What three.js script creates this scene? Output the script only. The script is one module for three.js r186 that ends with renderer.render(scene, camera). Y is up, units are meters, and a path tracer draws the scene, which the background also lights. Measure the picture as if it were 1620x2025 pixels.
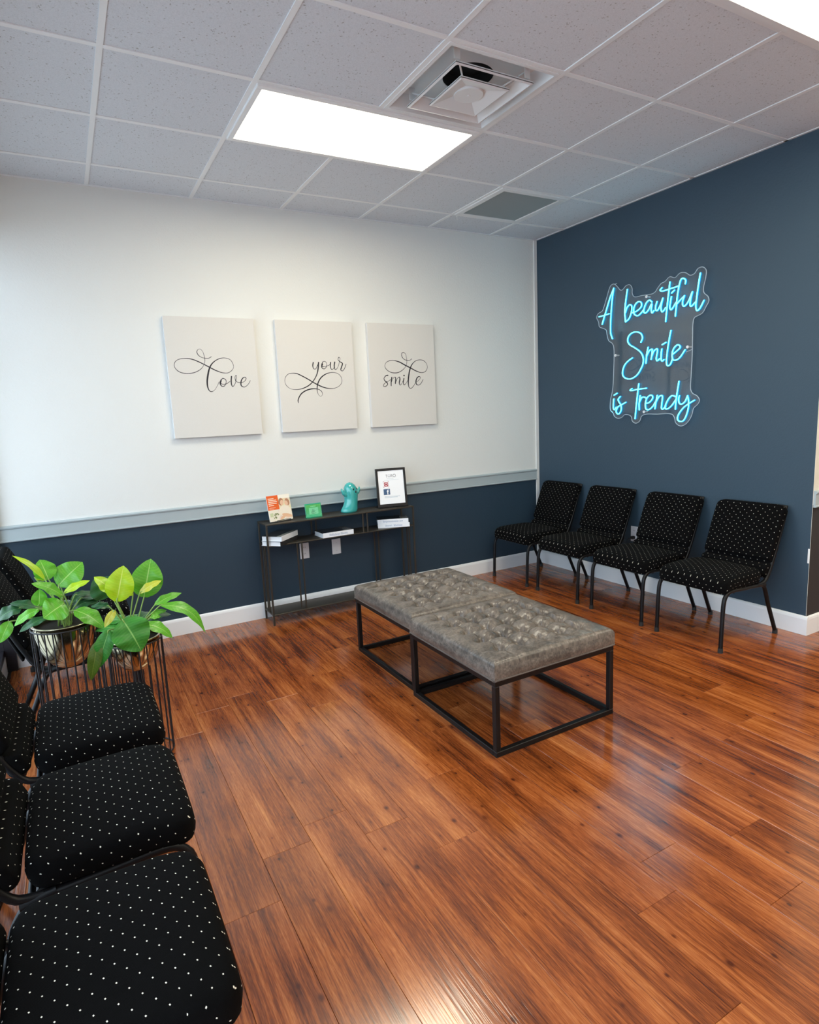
import * as THREE from 'three';
import { mergeGeometries } from 'three/addons/utils/BufferGeometryUtils.js';
import { RectAreaLightUniformsLib } from 'three/addons/lights/RectAreaLightUniformsLib.js';

// ---------------------------------------------------------------- camera, sky, exposure
const scene = new THREE.Scene();
const camera = new THREE.PerspectiveCamera(80.03, 1620 / 2025, 0.05, 200);
camera.rotation.order = 'YXZ';
camera.position.set(-3.8616, 1.4689, 4.4151);
camera.rotation.set(-0.1603, -0.5063, -0.0463);
scene.add(camera);
const SKY = new THREE.Color().setRGB(0.66, 0.83, 1.0);          // open daylight sky over the street
scene.background = SKY;
scene.backgroundIntensity = 4.7;
const renderer = new THREE.WebGLRenderer({ antialias: true });
renderer.toneMapping = THREE.LinearToneMapping;
renderer.toneMappingExposure = 1.0;
renderer.shadowMap.enabled = true;
RectAreaLightUniformsLib.init();
const TROFFER = { color: new THREE.Color().setRGB(1.0, 0.93, 0.73), intensity: 12.5, glow: 3 };

// ---------------------------------------------------------------- helpers
let seed = 7;
function rnd() { seed = (seed + 0x6d2b79f5) | 0; let t = Math.imul(seed ^ (seed >>> 15), 1 | seed); t = (t + Math.imul(t ^ (t >>> 7), 61 | t)) ^ t; return ((t ^ (t >>> 14)) >>> 0) / 4294967296; }
const rr = (a, b) => a + (b - a) * rnd();
const used = {};
function numbered(n) { used[n] = (used[n] || 0) + 1; return used[n] === 1 ? n : n + '_' + String(used[n] - 1).padStart(3, '0'); }
function std(rgb, roughness = 0.7, extra = {}) { const m = new THREE.MeshPhysicalMaterial({ roughness, ...extra }); m.color.setRGB(...rgb); return m; }
function part(name, geo, mat, parent) { const m = new THREE.Mesh(geo, mat); m.name = name; m.castShadow = m.receiveShadow = true; parent.add(m); return m; }
function tag(o, label, category, group) { o.userData.label = label; o.userData.category = category; if (group) o.userData.group = group; return o; }
function thing(name, label, category, pos = [0, 0, 0], turn = 0, group) {
  const o = new THREE.Group(); o.name = numbered(name); scene.add(o); o.position.set(...pos); o.rotation.y = turn; return tag(o, label, category, group);
}
function struct(name, label, category) { const o = new THREE.Group(); o.name = name; scene.add(o); o.userData = { kind: 'structure', label, category }; return o; }
function dup(root, pos, turn, label) { const r = root.clone(); r.name = numbered(root.name.replace(/_\d{3}$/, '')); scene.add(r); r.position.set(...pos); r.rotation.y = turn; r.userData = { ...root.userData, label }; return r; }
function box(x0, x1, y0, y1, z0, z1) { const g = new THREE.BoxGeometry(x1 - x0, y1 - y0, z1 - z0); g.translate((x0 + x1) / 2, (y0 + y1) / 2, (z0 + z1) / 2); return boxUV(g); }
function boxUV(g) {             // uv in metres, by the way each face points
  const p = g.attributes.position, n = g.attributes.normal, uv = new Float32Array(p.count * 2);
  for (let i = 0; i < p.count; i++) {
    const ax = Math.abs(n.getX(i)), ay = Math.abs(n.getY(i)), az = Math.abs(n.getZ(i));
    if (ay >= ax && ay >= az) { uv[2 * i] = p.getX(i); uv[2 * i + 1] = p.getZ(i); }
    else if (ax >= az) { uv[2 * i] = p.getZ(i); uv[2 * i + 1] = p.getY(i); }
    else { uv[2 * i] = p.getX(i); uv[2 * i + 1] = p.getY(i); }
  }
  g.setAttribute('uv', new THREE.BufferAttribute(uv, 2)); return g;
}
function merge(list) { return mergeGeometries(list.map(g => { const h = g.index ? g.toNonIndexed() : g; for (const k of Object.keys(h.attributes)) if (!['position', 'normal', 'uv'].includes(k)) h.deleteAttribute(k); return h; })); }
function smooth(g) {            // one normal per place, whatever face the vertex belongs to
  g.computeVertexNormals();
  const p = g.attributes.position, n = g.attributes.normal, acc = new Map(), key = i => Math.round(p.getX(i) * 2e4) + ',' + Math.round(p.getY(i) * 2e4) + ',' + Math.round(p.getZ(i) * 2e4);
  for (let i = 0; i < p.count; i++) { const k = key(i), a = acc.get(k) || [0, 0, 0]; a[0] += n.getX(i); a[1] += n.getY(i); a[2] += n.getZ(i); acc.set(k, a); }
  for (let i = 0; i < p.count; i++) { const a = acc.get(key(i)), l = Math.hypot(...a) || 1; n.setXYZ(i, a[0] / l, a[1] / l, a[2] / l); }
  return g;
}
function softBox(w, h, d, r, sx = 8, sy = 4, sz = 8, deform) {   // rounded box, dense towards its edges, uv in metres
  const g = new THREE.BoxGeometry(2, 2, 2, sx, sy, sz), p = g.attributes.position, n0 = g.attributes.normal.clone(), uv = g.attributes.uv;
  const e = [w / 2, h / 2, d / 2], ease = t => Math.sign(t) * (1 - Math.pow(1 - Math.abs(t), 1.7));
  for (let i = 0; i < p.count; i++) {
    let v = [ease(p.getX(i)) * e[0], ease(p.getY(i)) * e[1], ease(p.getZ(i)) * e[2]];
    const q = v.map((c, k) => Math.max(-(e[k] - r), Math.min(e[k] - r, c))), df = v.map((c, k) => c - q[k]), l = Math.hypot(...df);
    if (l > 1e-9) v = q.map((c, k) => c + df[k] / l * r);
    const ax = Math.abs(n0.getX(i)), ay = Math.abs(n0.getY(i));
    if (ay > 0.5) uv.setXY(i, v[0], v[2]); else if (ax > 0.5) uv.setXY(i, v[2], v[1]); else uv.setXY(i, v[0], v[1]);
    if (deform) v = deform(v, [n0.getX(i), n0.getY(i), n0.getZ(i)]);
    p.setXYZ(i, ...v);
  }
  return smooth(g);
}
function tube(pts, r, seg = 24, rad = 8, closed = false, tension = 0.5) {
  const c = new THREE.CatmullRomCurve3(pts.map(q => new THREE.Vector3(...q)), closed, 'catmullrom', tension);
  return new THREE.TubeGeometry(c, seg, r, rad, closed);
}
function capTube(pts, r, seg = 24, rad = 8) {                    // tube with rounded ends
  const g = [tube(pts, r, seg, rad)];
  for (const q of [pts[0], pts[pts.length - 1]]) { const s = new THREE.SphereGeometry(r, rad, 6); s.translate(...q); g.push(s); }
  return merge(g);
}
function rod(a, b, r, rad = 8) {
  const A = new THREE.Vector3(...a), B = new THREE.Vector3(...b), g = new THREE.CylinderGeometry(r, r, A.distanceTo(B), rad);
  g.applyQuaternion(new THREE.Quaternion().setFromUnitVectors(new THREE.Vector3(0, 1, 0), B.clone().sub(A).normalize()));
  g.translate((a[0] + b[0]) / 2, (a[1] + b[1]) / 2, (a[2] + b[2]) / 2); return g;
}
function chamferBox(x0, x1, y0, y1, z0, z1, c = 0.002) {        // flat faces, edges cut by c
  const e = [(x1 - x0) / 2, (y1 - y0) / 2, (z1 - z0) / 2], k = Math.min(c, e[0] * 0.9, e[1] * 0.9, e[2] * 0.9), P = [];
  const X = (a, b, d) => [a[0] * (e[0] - (b === 0 ? 0 : k)), a[1] * (e[1] - (b === 1 ? 0 : k)), a[2] * (e[2] - (b === 2 ? 0 : k))];
  const tri = (a, b, d) => { const u = new THREE.Vector3(...b).sub(new THREE.Vector3(...a)), v = new THREE.Vector3(...d).sub(new THREE.Vector3(...a)), m = new THREE.Vector3(a[0] + b[0] + d[0], a[1] + b[1] + d[1], a[2] + b[2] + d[2]); P.push(...a, ...(u.cross(v).dot(m) >= 0 ? [...b, ...d] : [...d, ...b])); };
  for (let ax = 0; ax < 3; ax++) { const u = (ax + 1) % 3, w = (ax + 2) % 3; for (const s of [-1, 1]) { const co = [[-1, -1], [1, -1], [1, 1], [-1, 1]].map(([p, q]) => { const a = [0, 0, 0]; a[ax] = s; a[u] = p; a[w] = q; return X(a, ax); }); tri(co[0], co[1], co[2]); tri(co[0], co[2], co[3]);
    for (const t of [-1, 1]) { const mk = (q, face) => { const a = [0, 0, 0]; a[ax] = s; a[u] = t; a[w] = q; return X(a, face); }; tri(mk(-1, ax), mk(1, ax), mk(1, u)); tri(mk(-1, ax), mk(1, u), mk(-1, u)); } } }
  for (const a of [-1, 1]) for (const b of [-1, 1]) for (const d of [-1, 1]) tri(X([a, b, d], 0), X([a, b, d], 1), X([a, b, d], 2));
  const g = new THREE.BufferGeometry(); g.setAttribute('position', new THREE.Float32BufferAttribute(P, 3)); g.computeVertexNormals(); g.translate((x0 + x1) / 2, (y0 + y1) / 2, (z0 + z1) / 2); return boxUV(g);
}
// value noise, tiling with the given period
const HASH = new Float32Array(65536); for (let i = 0; i < 65536; i++) HASH[i] = rnd();
function vnoise(x, y, px, py) {
  const xi = Math.floor(x), yi = Math.floor(y), fx = x - xi, fy = y - yi, u = fx * fx * (3 - 2 * fx), v = fy * fy * (3 - 2 * fy);
  const h = (a, b) => HASH[((((a % px) + px) % px) * 131 + (((b % py) + py) % py) * 7919) & 65535];
  const a = h(xi, yi), b = h(xi + 1, yi), c = h(xi, yi + 1), d = h(xi + 1, yi + 1);
  return a + (b - a) * u + (c - a) * v + (a - b - c + d) * u * v;
}
function dataTex(w, h, fn, srgb = true) {
  const d = new Uint8Array(w * h * 4);
  for (let y = 0; y < h; y++) for (let x = 0; x < w; x++) { const c = fn(x / w, y / h, x, y), o = (y * w + x) * 4; d[o] = c[0]; d[o + 1] = c[1]; d[o + 2] = c[2]; d[o + 3] = 255; }
  const t = new THREE.DataTexture(d, w, h); t.wrapS = t.wrapT = THREE.RepeatWrapping; t.magFilter = THREE.LinearFilter; t.minFilter = THREE.LinearMipmapLinearFilter; t.generateMipmaps = true;
  if (srgb) t.colorSpace = THREE.SRGBColorSpace; t.needsUpdate = true; return t;
}
function canvasTex(w, h, draw) {
  const c = document.createElement('canvas'); c.width = w; c.height = h; draw(c.getContext('2d'), w, h);
  const t = new THREE.CanvasTexture(c); t.colorSpace = THREE.SRGBColorSpace; t.anisotropy = 8; return t;
}
const clamp8 = v => Math.max(0, Math.min(255, v));
const grey = v => { v = clamp8(v); return [v, v, v]; };
function repeatM(t, sizeX, sizeY = sizeX) { t.repeat.set(1 / sizeX, 1 / sizeY); return t; }
const NEON_GLOW = 4.6, NEON_LIGHT = 0.02;
// outlines and lettering measured from the photograph, millimetres in their own planes
const NEON=[[817,2095,860,2198,895,2280,932,2346],[932,2346,917,2259,908,2167,903,2074,905,2015,922,1971],[784,2157,829,2159,888,2164],[1064,2313,1055,2263,1046,2202,1042,2146,1050,2079],[1047,2145,1064,2182,1089,2198,1108,2180,1102,2136,1082,2097,1054,2081],[1112,2135,1155,2142,1194,2166,1193,2195,1168,2206,1141,2192,1126,2161,1132,2123,1163,2107,1194,2122,1220,2145],[1288,2183,1266,2200,1240,2186,1223,2156,1217,2128,1233,2115,1260,2133,1287,2172,1284,2129,1291,2106,1308,2120],[1332,2178,1320,2142,1325,2118,1341,2119,1364,2154,1381,2193],[1381,2193,1367,2137,1373,2104,1385,2102,1407,2125],[1437,2291,1427,2211,1417,2118,1408,2029],[1372,2266,1357,2251,1378,2242,1430,2245,1502,2251],[1451,2190,1445,2156,1441,2119,1452,2102,1471,2120,1490,2145],[1453,2215,1474,2229],[1560,2256,1562,2279,1543,2295,1525,2289,1511,2248,1500,2188,1493,2116,1487,2054],[1501,2136,1526,2157,1556,2178],[1556,2178,1542,2139,1546,2115,1561,2110,1588,2136,1616,2192],[1616,2192,1604,2143,1602,2106,1616,2101,1642,2122],[1673,2301,1661,2229,1650,2145,1646,2091,1655,2064,1673,2071,1689,2093,1705,2121],[1195,1912,1209,1940,1197,1971,1163,1989,1118,1991,1083,1971,1072,1937,1094,1904,1139,1878,1190,1843,1216,1805,1219,1760,1199,1717,1162,1674,1111,1652,1065,1656,1031,1679,1027,1716,1047,1760,1082,1788,1118,1805],[1261,1867,1250,1817,1244,1755],[1247,1802,1271,1839,1295,1851,1298,1831,1290,1778],[1292,1793,1313,1834,1340,1848,1343,1826,1335,1783,1342,1763,1365,1776],[1381,1842,1377,1813,1377,1770,1386,1757,1400,1765],[1383,1872,1414,1884],[1454,1961,1442,1906,1430,1836,1423,1775,1424,1732,1436,1719,1456,1729,1472,1765],[1471,1794,1504,1814,1531,1834,1525,1851,1503,1854,1478,1831,1468,1794,1475,1760,1500,1753,1533,1769,1572,1816],[941,1506,938,1473,939,1430,952,1424,967,1442],[945,1537,973,1549],[1006,1523,986,1503,993,1482,1014,1454,1015,1417,997,1391,977,1391,966,1413,986,1445,1020,1459,1060,1476],[1118,1577,1100,1566,1118,1562,1176,1569,1252,1572],[1182,1609,1173,1546,1162,1454,1151,1349],[1196,1520,1188,1469,1189,1415],[1189,1469,1209,1504,1234,1508,1248,1500],[1244,1462,1278,1466,1308,1494,1305,1515,1283,1518,1256,1497,1245,1457,1251,1421,1279,1415,1313,1439,1333,1468],[1349,1515,1339,1468,1331,1419],[1336,1463,1362,1502,1386,1513,1395,1501,1390,1456,1388,1422,1400,1414,1423,1436],[1504,1500,1473,1507,1445,1484,1423,1445,1420,1419,1441,1416,1475,1439,1509,1481],[1529,1604,1520,1548,1510,1481,1505,1411],[1535,1504,1530,1475,1539,1449,1559,1446,1583,1464,1601,1501],[1601,1501,1610,1463,1609,1415,1594,1364,1573,1330,1546,1324,1526,1336,1528,1365,1554,1403,1592,1435,1655,1468]];
const PANEL=[924,2380,961,2350,988,2322,1011,2323,1042,2345,1077,2344,1099,2313,1100,2280,1118,2251,1186,2247,1297,2246,1329,2276,1356,2299,1387,2306,1425,2330,1467,2315,1507,2337,1552,2330,1588,2306,1620,2311,1647,2338,1682,2339,1707,2313,1705,2269,1690,2194,1698,2169,1726,2143,1734,2115,1715,2082,1689,2044,1661,2033,1630,2023,1620,1994,1619,1895,1620,1770,1616,1644,1616,1542,1631,1516,1668,1495,1686,1465,1674,1441,1642,1413,1632,1374,1611,1333,1575,1300,1537,1292,1502,1314,1490,1351,1469,1375,1337,1379,1236,1380,1202,1366,1185,1331,1146,1314,1115,1332,1105,1364,1078,1379,1037,1380,1014,1362,972,1354,938,1371,924,1397,898,1420,899,1508,917,1573,926,1696,925,1911,909,1938,876,1960,856,2013,848,2046,812,2065,778,2081,768,2119,748,2158,763,2184,807,2199,826,2231,854,2297,891,2374];
const SCREWS=[[1236, 2230], [1587, 1833], [951, 1841], [1229, 1399]];
const ARTS=[[[289,260,30,271,270,30,249,271,30,224,265,30,203,249,40,196,229,40,205,213,20,221,211,20,235,228,20,241,255,30,243,283,30,236,310,20,215,339,30,181,360,40,136,371,40,92,368,40,59,352,40,42,323,30,49,296,30,75,278,30,110,273,40,154,276,50,197,292,60,236,312,60,274,333,70,314,354,60,354,368,40,387,370,30,414,357,30,432,334,20,430,306,30,414,280,30,382,269,30,349,271,40,316,285,50,286,310,70,267,342,90,253,388,110,245,429,100,246,466,80,255,489,50,268,495,40,288,485,20,309,458,20,325,430,30],[353,405,40,371,415,40,371,438,30,357,459,40,341,459,50,331,442,70,338,419,60,353,405,40],[340,421,70,336,440,50,352,447,30,370,445,40,390,434,30,400,427,30],[413,394,80,408,427,80,410,455,60,416,463,40,432,446,30,445,409,30,447,387,30,439,392,30,439,423,40,452,434,30,471,437,30],[473,440,30,501,428,30,514,409,40,508,400,40,490,407,60,476,432,80,476,458,70,495,468,40,517,457,30,534,438,30,542,424,30]],[[271,299,80,266,323,70,271,344,40,285,347,30,300,327,40,313,299,50],[313,299,90,306,345,90,294,384,70,267,427,60,231,461,70,183,484,60,127,494,30,82,487,20,52,463,30,42,432,20,50,403,30,72,382,30,104,376,40,140,380,60,180,398,70,225,422,70,261,444,70,297,463,80,339,481,70,387,491,50,431,489,30,471,472,30,492,444,30,490,412,30,472,388,30,439,374,30,400,374,40,355,389,70,320,415,80,298,449,80,289,480,70,288,511,40,297,537,20,313,548,20,327,534,20,322,512,40,304,498,40,276,491,60,238,492,80,195,504,80,161,525,80,141,551,70,132,572,70,133,590,40],[348,292,30,367,292,30,378,310,30,371,334,40,354,346,40,338,338,60,337,316,70,348,294,40],[344,312,90,338,327,60,360,329,30,389,321,30,401,316,30],[410,299,80,406,327,70,414,350,40,429,345,30,440,319,40],[443,297,90,437,328,80,445,352,40,461,341,30,478,306,30,487,279,30,488,266,30,478,261,40,472,279,40,484,292,50,505,306,80,495,337,80,489,354,60,501,362,40,519,346,40,535,312,40]],[[384,271,40,366,282,30,340,283,40,312,273,40,295,253,50,294,229,40,309,221,40,327,231,30,336,262,30,338,297,30,327,328,30,294,359,40,252,378,50,211,380,50,172,369,40,143,345,40,137,323,30,151,299,30,181,286,40,217,284,40,267,295,80,322,321,90,373,344,80,424,368,70,471,380,40,509,371,40,528,342,30,523,311,30,497,286,40,460,279,40,418,288,40,385,315,70,365,350,100,352,394,110,344,439,110,343,470,80,349,497,50,364,505,40,386,491,40,409,462,30],[159,399,90,140,403,60,124,423,50,130,440,70,147,453,80,153,469,60,140,482,50,122,486,40,115,479,40,126,462,40,152,449,30,183,432,30],[194,415,90,187,445,80,185,480,70],[188,454,30,204,424,30,225,413,40,229,424,80,224,463,90],[227,455,30,245,424,30,263,413,50,267,429,90,260,460,80,267,477,40,283,464,30,295,442,30],[304,425,80,297,456,70,303,476,50,320,465,30,336,443,30],[306,402,120,307,403,110],[414,458,30,442,440,30,459,420,30,448,411,50,429,420,80,415,449,90,419,473,70,440,480,40,461,467,40,484,436,40]]];
const LEAVES=[[0,-4006,828,1380,-4113,956,1360,29,3,0.2,1],[0,-3993,824,1370,-4017,913,1340,82,1,0.1,0],[0,-3960,788,1360,-3855,876,1330,105,1,0.12,0],[0,-3947,755,1430,-4053,839,1450,66,1,0.15,1],[0,-4039,729,1440,-4028,803,1430,54,1,0.1,0],[0,-3944,728,1460,-4025,695,1510,103,1,0.12,0],[0,-4048,713,1400,-4146,751,1380,50,0,0.15,1],[0,-4107,725,1400,-4200,694,1420,70,0,0.25,1],[0,-4040,718,1450,-4133,677,1480,47,1,0.2,1],[0,-4010,687,1480,-4114,661,1530,43,0,0.15,1],[0,-3940,765,1420,-3836,801,1400,43,3,0.1,1],[0,-3902,738,1380,-3821,729,1350,35,0,0.1,1],[0,-3880,717,1370,-3802,690,1320,50,0,0.15,1],[0,-3909,680,1380,-3764,642,1320,47,0,0.2,1],[0,-3909,688,1450,-3806,605,1500,78,1,0.2,1],[0,-4151,683,1430,-4193,609,1450,47,1,0.2,0],[0,-3954,790,1340,-3877,785,1320,35,0,0.1,1],[0,-4042,839,1370,-4004,822,1370,23,3,0.1,1],[1,-3747,734,1600,-3704,885,1580,101,3,0.12,0],[1,-3754,761,1570,-3820,848,1550,64,3,0.15,1],[1,-3680,747,1570,-3712,793,1580,54,3,0.1,1],[1,-3764,748,1530,-3824,826,1510,113,0,0.1,0],[1,-3634,712,1520,-3586,881,1500,121,1,0.1,0],[1,-3653,749,1580,-3559,789,1570,44,4,0.1,1],[1,-3594,670,1530,-3472,700,1500,49,1,0.12,1],[1,-3571,670,1550,-3398,536,1580,64,1,0.45,1],[1,-3737,665,1650,-3681,526,1680,143,2,0.12,0],[1,-3654,616,1610,-3547,543,1630,59,1,0.25,1],[1,-3792,625,1630,-3855,479,1650,64,2,0.15,0],[1,-3838,590,1640,-3882,437,1650,49,5,0.15,0],[1,-3761,704,1620,-3807,645,1640,30,4,0.1,0],[1,-3778,704,1540,-3846,712,1520,44,0,0.1,1],[1,-3616,637,1550,-3548,639,1540,34,1,0.1,1],[1,-3625,629,1580,-3578,626,1570,30,1,0.1,1]];

// ---------------------------------------------------------------- the room
const H = 2.928, XL = -4.335, XR = 3.3, ZB = 7.2, ZE = 2.44;   // ceiling, left glazing, far right, behind the camera, end of the navy wall
const peel = repeatM(dataTex(512, 512, (u, v) => grey(60 + 90 * vnoise(u * 60, v * 60, 60, 60) + 70 * vnoise(u * 130, v * 130, 130, 130)), false), 0.55);
const WALL = (rgb, rough = 0.75) => std(rgb, rough, { bumpMap: peel, bumpScale: 0.0012 });
const mWhite = WALL([0.80, 0.80, 0.77], 0.7), mDark = WALL([0.019, 0.043, 0.070], 0.62), mNavy = WALL([0.032, 0.063, 0.095], 0.6), mCream = WALL([0.80, 0.76, 0.66], 0.7);
const mTrim = std([0.89, 0.90, 0.91], 0.35), mRail = std([0.42, 0.48, 0.50], 0.4);

const wallBack = struct('wall_back', 'white wall with dark blue lower band behind the console', 'wall');
part('wall_panel', box(XL - 0.2, 0.3, -0.1, H + 0.3, -0.15, 0), mWhite, wallBack);
part('lower_paint_band', box(XL, -0.034, 0.0, 0.815, 0, 0.0015), mDark, wallBack).userData.label = 'dark blue painted lower band';
const wallRight = struct('wall_right', 'navy blue accent wall behind the glowing sign', 'wall');
part('wall_panel', box(0, 0.15, -0.1, H + 0.3, 0, ZE - 0.002), mNavy, wallRight);
part('paint_chip', chamferBox(-0.0006, 0.0015, 0.455, 0.545, ZE - 0.012, ZE - 0.001, 0.0005), std([0.85, 0.85, 0.84], 0.8), wallRight).userData.label = 'white chip in the corner paint';
const wallEnd = struct('wall_end', 'cream wall with dark lower band past the navy corner', 'wall');
part('wall_panel', merge([box(0.0005, XR, -0.1, H + 0.3, ZE - 0.002, ZE), box(0.15, XR, -0.1, H + 0.3, ZE - 0.14, ZE - 0.002)]), mCream, wallEnd);
part('lower_paint_band', box(0.0005, XR, 0, 0.815, ZE, ZE + 0.0012), std([0.028, 0.028, 0.030], 0.65), wallEnd);
const wallFar = struct('wall_far_right', 'plain wall closing the room on the far right', 'wall');
part('wall_panel', box(XR, XR + 0.15, -0.1, H + 0.3, ZE - 0.14, ZB), mCream, wallFar);
const wallRear = struct('wall_rear', 'plain white wall behind the camera', 'wall');
part('wall_panel', box(XL - 0.2, XR + 0.15, -0.1, H + 0.3, ZB, ZB + 0.15), mWhite, wallRear);
// trims
function profileX(x0, x1, prof) {                 // profile in (z, y) swept along x
  const s = new THREE.Shape(prof.map(q => new THREE.Vector2(q[0], q[1]))), g = new THREE.ExtrudeGeometry(s, { depth: x1 - x0, bevelEnabled: false });
  g.applyMatrix4(new THREE.Matrix4().makeBasis(new THREE.Vector3(0, 0, 1), new THREE.Vector3(0, 1, 0), new THREE.Vector3(1, 0, 0)));
  for (const a of Object.values(g.attributes)) for (let t = 0; t < a.count; t += 3) for (let k = 0; k < a.itemSize; k++) { const i = (t + 1) * a.itemSize + k, j = (t + 2) * a.itemSize + k, v = a.array[i]; a.array[i] = a.array[j]; a.array[j] = v; }   // the map above mirrors: turn the faces back
  g.translate(x0, 0, 0); return g;
}
const railProf = [[0, 0.800], [0.014, 0.800], [0.020, 0.804], [0.020, 0.809], [0.013, 0.813], [0.013, 0.880], [0.020, 0.885], [0.022, 0.893], [0.014, 0.900], [0, 0.902]];
const baseProf = [[0, 0], [0.014, 0], [0.014, 0.100], [0.011, 0.112], [0.006, 0.118], [0, 0.120]];
function trim(name, geo, mat, label) { const o = struct(name, label, 'trim'); part(name.startsWith('baseboard') ? 'board' : 'moulding', geo, mat, o); return o; }
trim('trim_1', profileX(-4.278, -0.036, railProf), mRail, 'pale grey chair rail along the white wall');
trim('baseboard_back', profileX(-4.278, 0, baseProf), mTrim, 'white baseboard under the dark lower band');
{ const g2 = profileX(0.014, ZE + 0.014, baseProf); g2.applyMatrix4(new THREE.Matrix4().makeBasis(new THREE.Vector3(0, 0, 1), new THREE.Vector3(0, 1, 0), new THREE.Vector3(-1, 0, 0)));
  trim('baseboard_right', g2, mTrim, 'white baseboard along the navy wall behind the chairs'); }
{ const g = profileX(0, XR, baseProf); g.translate(0, 0, ZE); trim('baseboard_end', g, mTrim, 'white baseboard turning the corner at the right edge');
  const r = profileX(0.002, XR, railProf); r.translate(0, 0, ZE); trim('trim_2', r, mRail, 'short chair rail past the navy corner at right'); }
trim('trim_3', chamferBox(-0.036, -0.0005, 0.118, H, 0, 0.012, 0.002), std([0.80, 0.80, 0.78], 0.5), 'narrow white vertical strip in the room corner');

// storefront glazing on the left, out of frame: daylight enters here
const mFrame = std([0.035, 0.030, 0.035], 0.4, { metalness: 0.6 });
const mGlass = std([1, 1, 1], 0.0, { transmission: 1, thickness: 0, ior: 1.5 });
const win = struct('window_1', 'tall storefront glazing along the left side', 'window');
{ const z0 = 0, z1 = ZB, step = 1.44, lo = 0.10, hi = 2.62;
  part('sill_wall', box(XL - 0.12, XL, -0.1, lo, 0, ZB), mTrim, win);
  part('header_wall', box(XL - 0.15, XL, hi, H + 0.3, 0, ZB), mWhite, win);
  for (let k = 0; k <= 5; k++) { const z = Math.min(z1 - 0.025, z0 + 0.025 + k * step * 0.997); part('mullion', box(XL - 0.10, XL - 0.002, lo, hi, z - 0.025, z + 0.025), mFrame, win); }
  part('corner_jamb', box(XL - 0.10, -4.278, 0, hi, 0.002, 0.048), mFrame, win);
  for (const y of [lo + 0.02, hi - 0.02, 2.1]) part('rail', box(XL - 0.10, XL - 0.003, y - 0.02, y + 0.02, 0, ZB), mFrame, win);
  for (let k = 0; k < 5; k++) for (const [a, b] of [[lo + 0.04, 2.08], [2.12, hi - 0.04]]) part('pane', box(XL - 0.056, XL - 0.050, a, b, 0.05 + k * step * 0.997, step * 0.997 * (k + 1)), mGlass, win); }
const walk = struct('pavement', 'concrete pavement outside the glazing', 'pavement');
part('slab', box(XL - 9, XL - 0.15, -0.3, -0.06, -6, 14), std([0.45, 0.45, 0.44], 0.9), walk);

// ---------------------------------------------------------------- floor of wooden planks
const floor = struct('floor', 'glossy reddish brown wood plank floor', 'floor');
part('subfloor', box(XL - 0.12, XR + 0.15, -0.12, -0.006, -0.15, ZB + 0.15), std([0.05, 0.03, 0.02], 0.9), floor);
function plankMaps(k) {
  const W = 1024, Hh = 192, s = k * 37.7, knots = [], q = [];
  for (let i = 0; i < 3 + Math.floor(rnd() * 5); i++) knots.push([rnd(), rr(0.08, 0.92), rr(0.005, 0.014), rr(0.3, 0.85)]);
  for (let i = 0; i < 3; i++) q.push([rr(0, 1), rr(0.1, 0.9), rr(0.1, 0.25), rr(0.05, 0.14)]);
  const height = new Float32Array(W * Hh), warm = rr(-0.5, 0.5);
  const t = dataTex(W, Hh, (u, v, x, y) => {
    let bend = 0, kn = 0;
    for (const [ku, kv, kr, ks] of knots) { const du = (u - ku) * 1.22, dv = (v - kv) * 0.174, d = Math.hypot(du / 1.6, dv) / kr; bend += Math.exp(-d * d / 9) * dv * 26 * ks; kn += ks * Math.exp(-Math.pow(d * 1.7, 3)) + 0.35 * ks * Math.exp(-d * d / 4); }
    const vv = v + bend * 0.06 + 0.02 * vnoise(u * 3 + s, v * 2 + s, 4096, 4096);
    const broad = vnoise(u * 2.2 + s, vv * 5 + s, 4096, 4096), band = vnoise(u * 3.5 + s, vv * 15 + 9 + s, 4096, 4096), streak = vnoise(u * 7 + s, vv * 48 + s, 4096, 4096), fine = vnoise(u * 30 + s, vv * 120, 4096, 4096), pore = vnoise(u * 90 + s, vv * 190, 4096, 4096), blot = vnoise(u * 9 + s, v * 3 + s * 2, 4096, 4096);
    let dark = 0; for (const [au, av, aw, ah] of q) { const du = (u - au) / aw, dv = (vv - av) / ah; dark += Math.exp(-(du * du + dv * dv) * 1.3); }
    let l = 0.50 + 0.34 * (broad - 0.5) + 0.26 * (band - 0.5) + 0.30 * (streak - 0.5) + 0.30 * (fine - 0.5) + 0.22 * (pore - 0.5) + 0.20 * (blot - 0.5);
    l -= 0.17 * dark * (0.5 + band) + 0.10 * Math.max(0, streak - 0.62) / 0.38;
    l = Math.max(0, Math.min(1.1, l)) * (1 - Math.min(0.88, kn));
    height[y * W + x] = 0.5 + 0.5 * (streak - 0.5) + 0.35 * (fine - 0.5) - 0.3 * Math.min(1, kn);
    const a = [72, 31, 15], b = [152, 80, 37 + warm * 5], c = [210, 136, 76], m = l < 0.5 ? l * 2 : (l - 0.5) * 2, p = l < 0.5 ? a : b, r = l < 0.5 ? b : c;
    return [clamp8(p[0] + (r[0] - p[0]) * m), clamp8(p[1] + (r[1] - p[1]) * m), clamp8(p[2] + (r[2] - p[2]) * m)];
  });
  const b = dataTex(W, Hh, (u, v, x, y) => grey(255 * height[y * W + x]), false);
  return [t, b];
}
const plankMats = [];
for (let k = 0; k < 8; k++) { const [t, b] = plankMaps(k); const m = std((t => [t, t, t])(rr(0.92, 1.05)), 0.15, { map: t, bumpMap: b, bumpScale: 0.00022, ior: 1.72 }); plankMats.push(m); }
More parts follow.
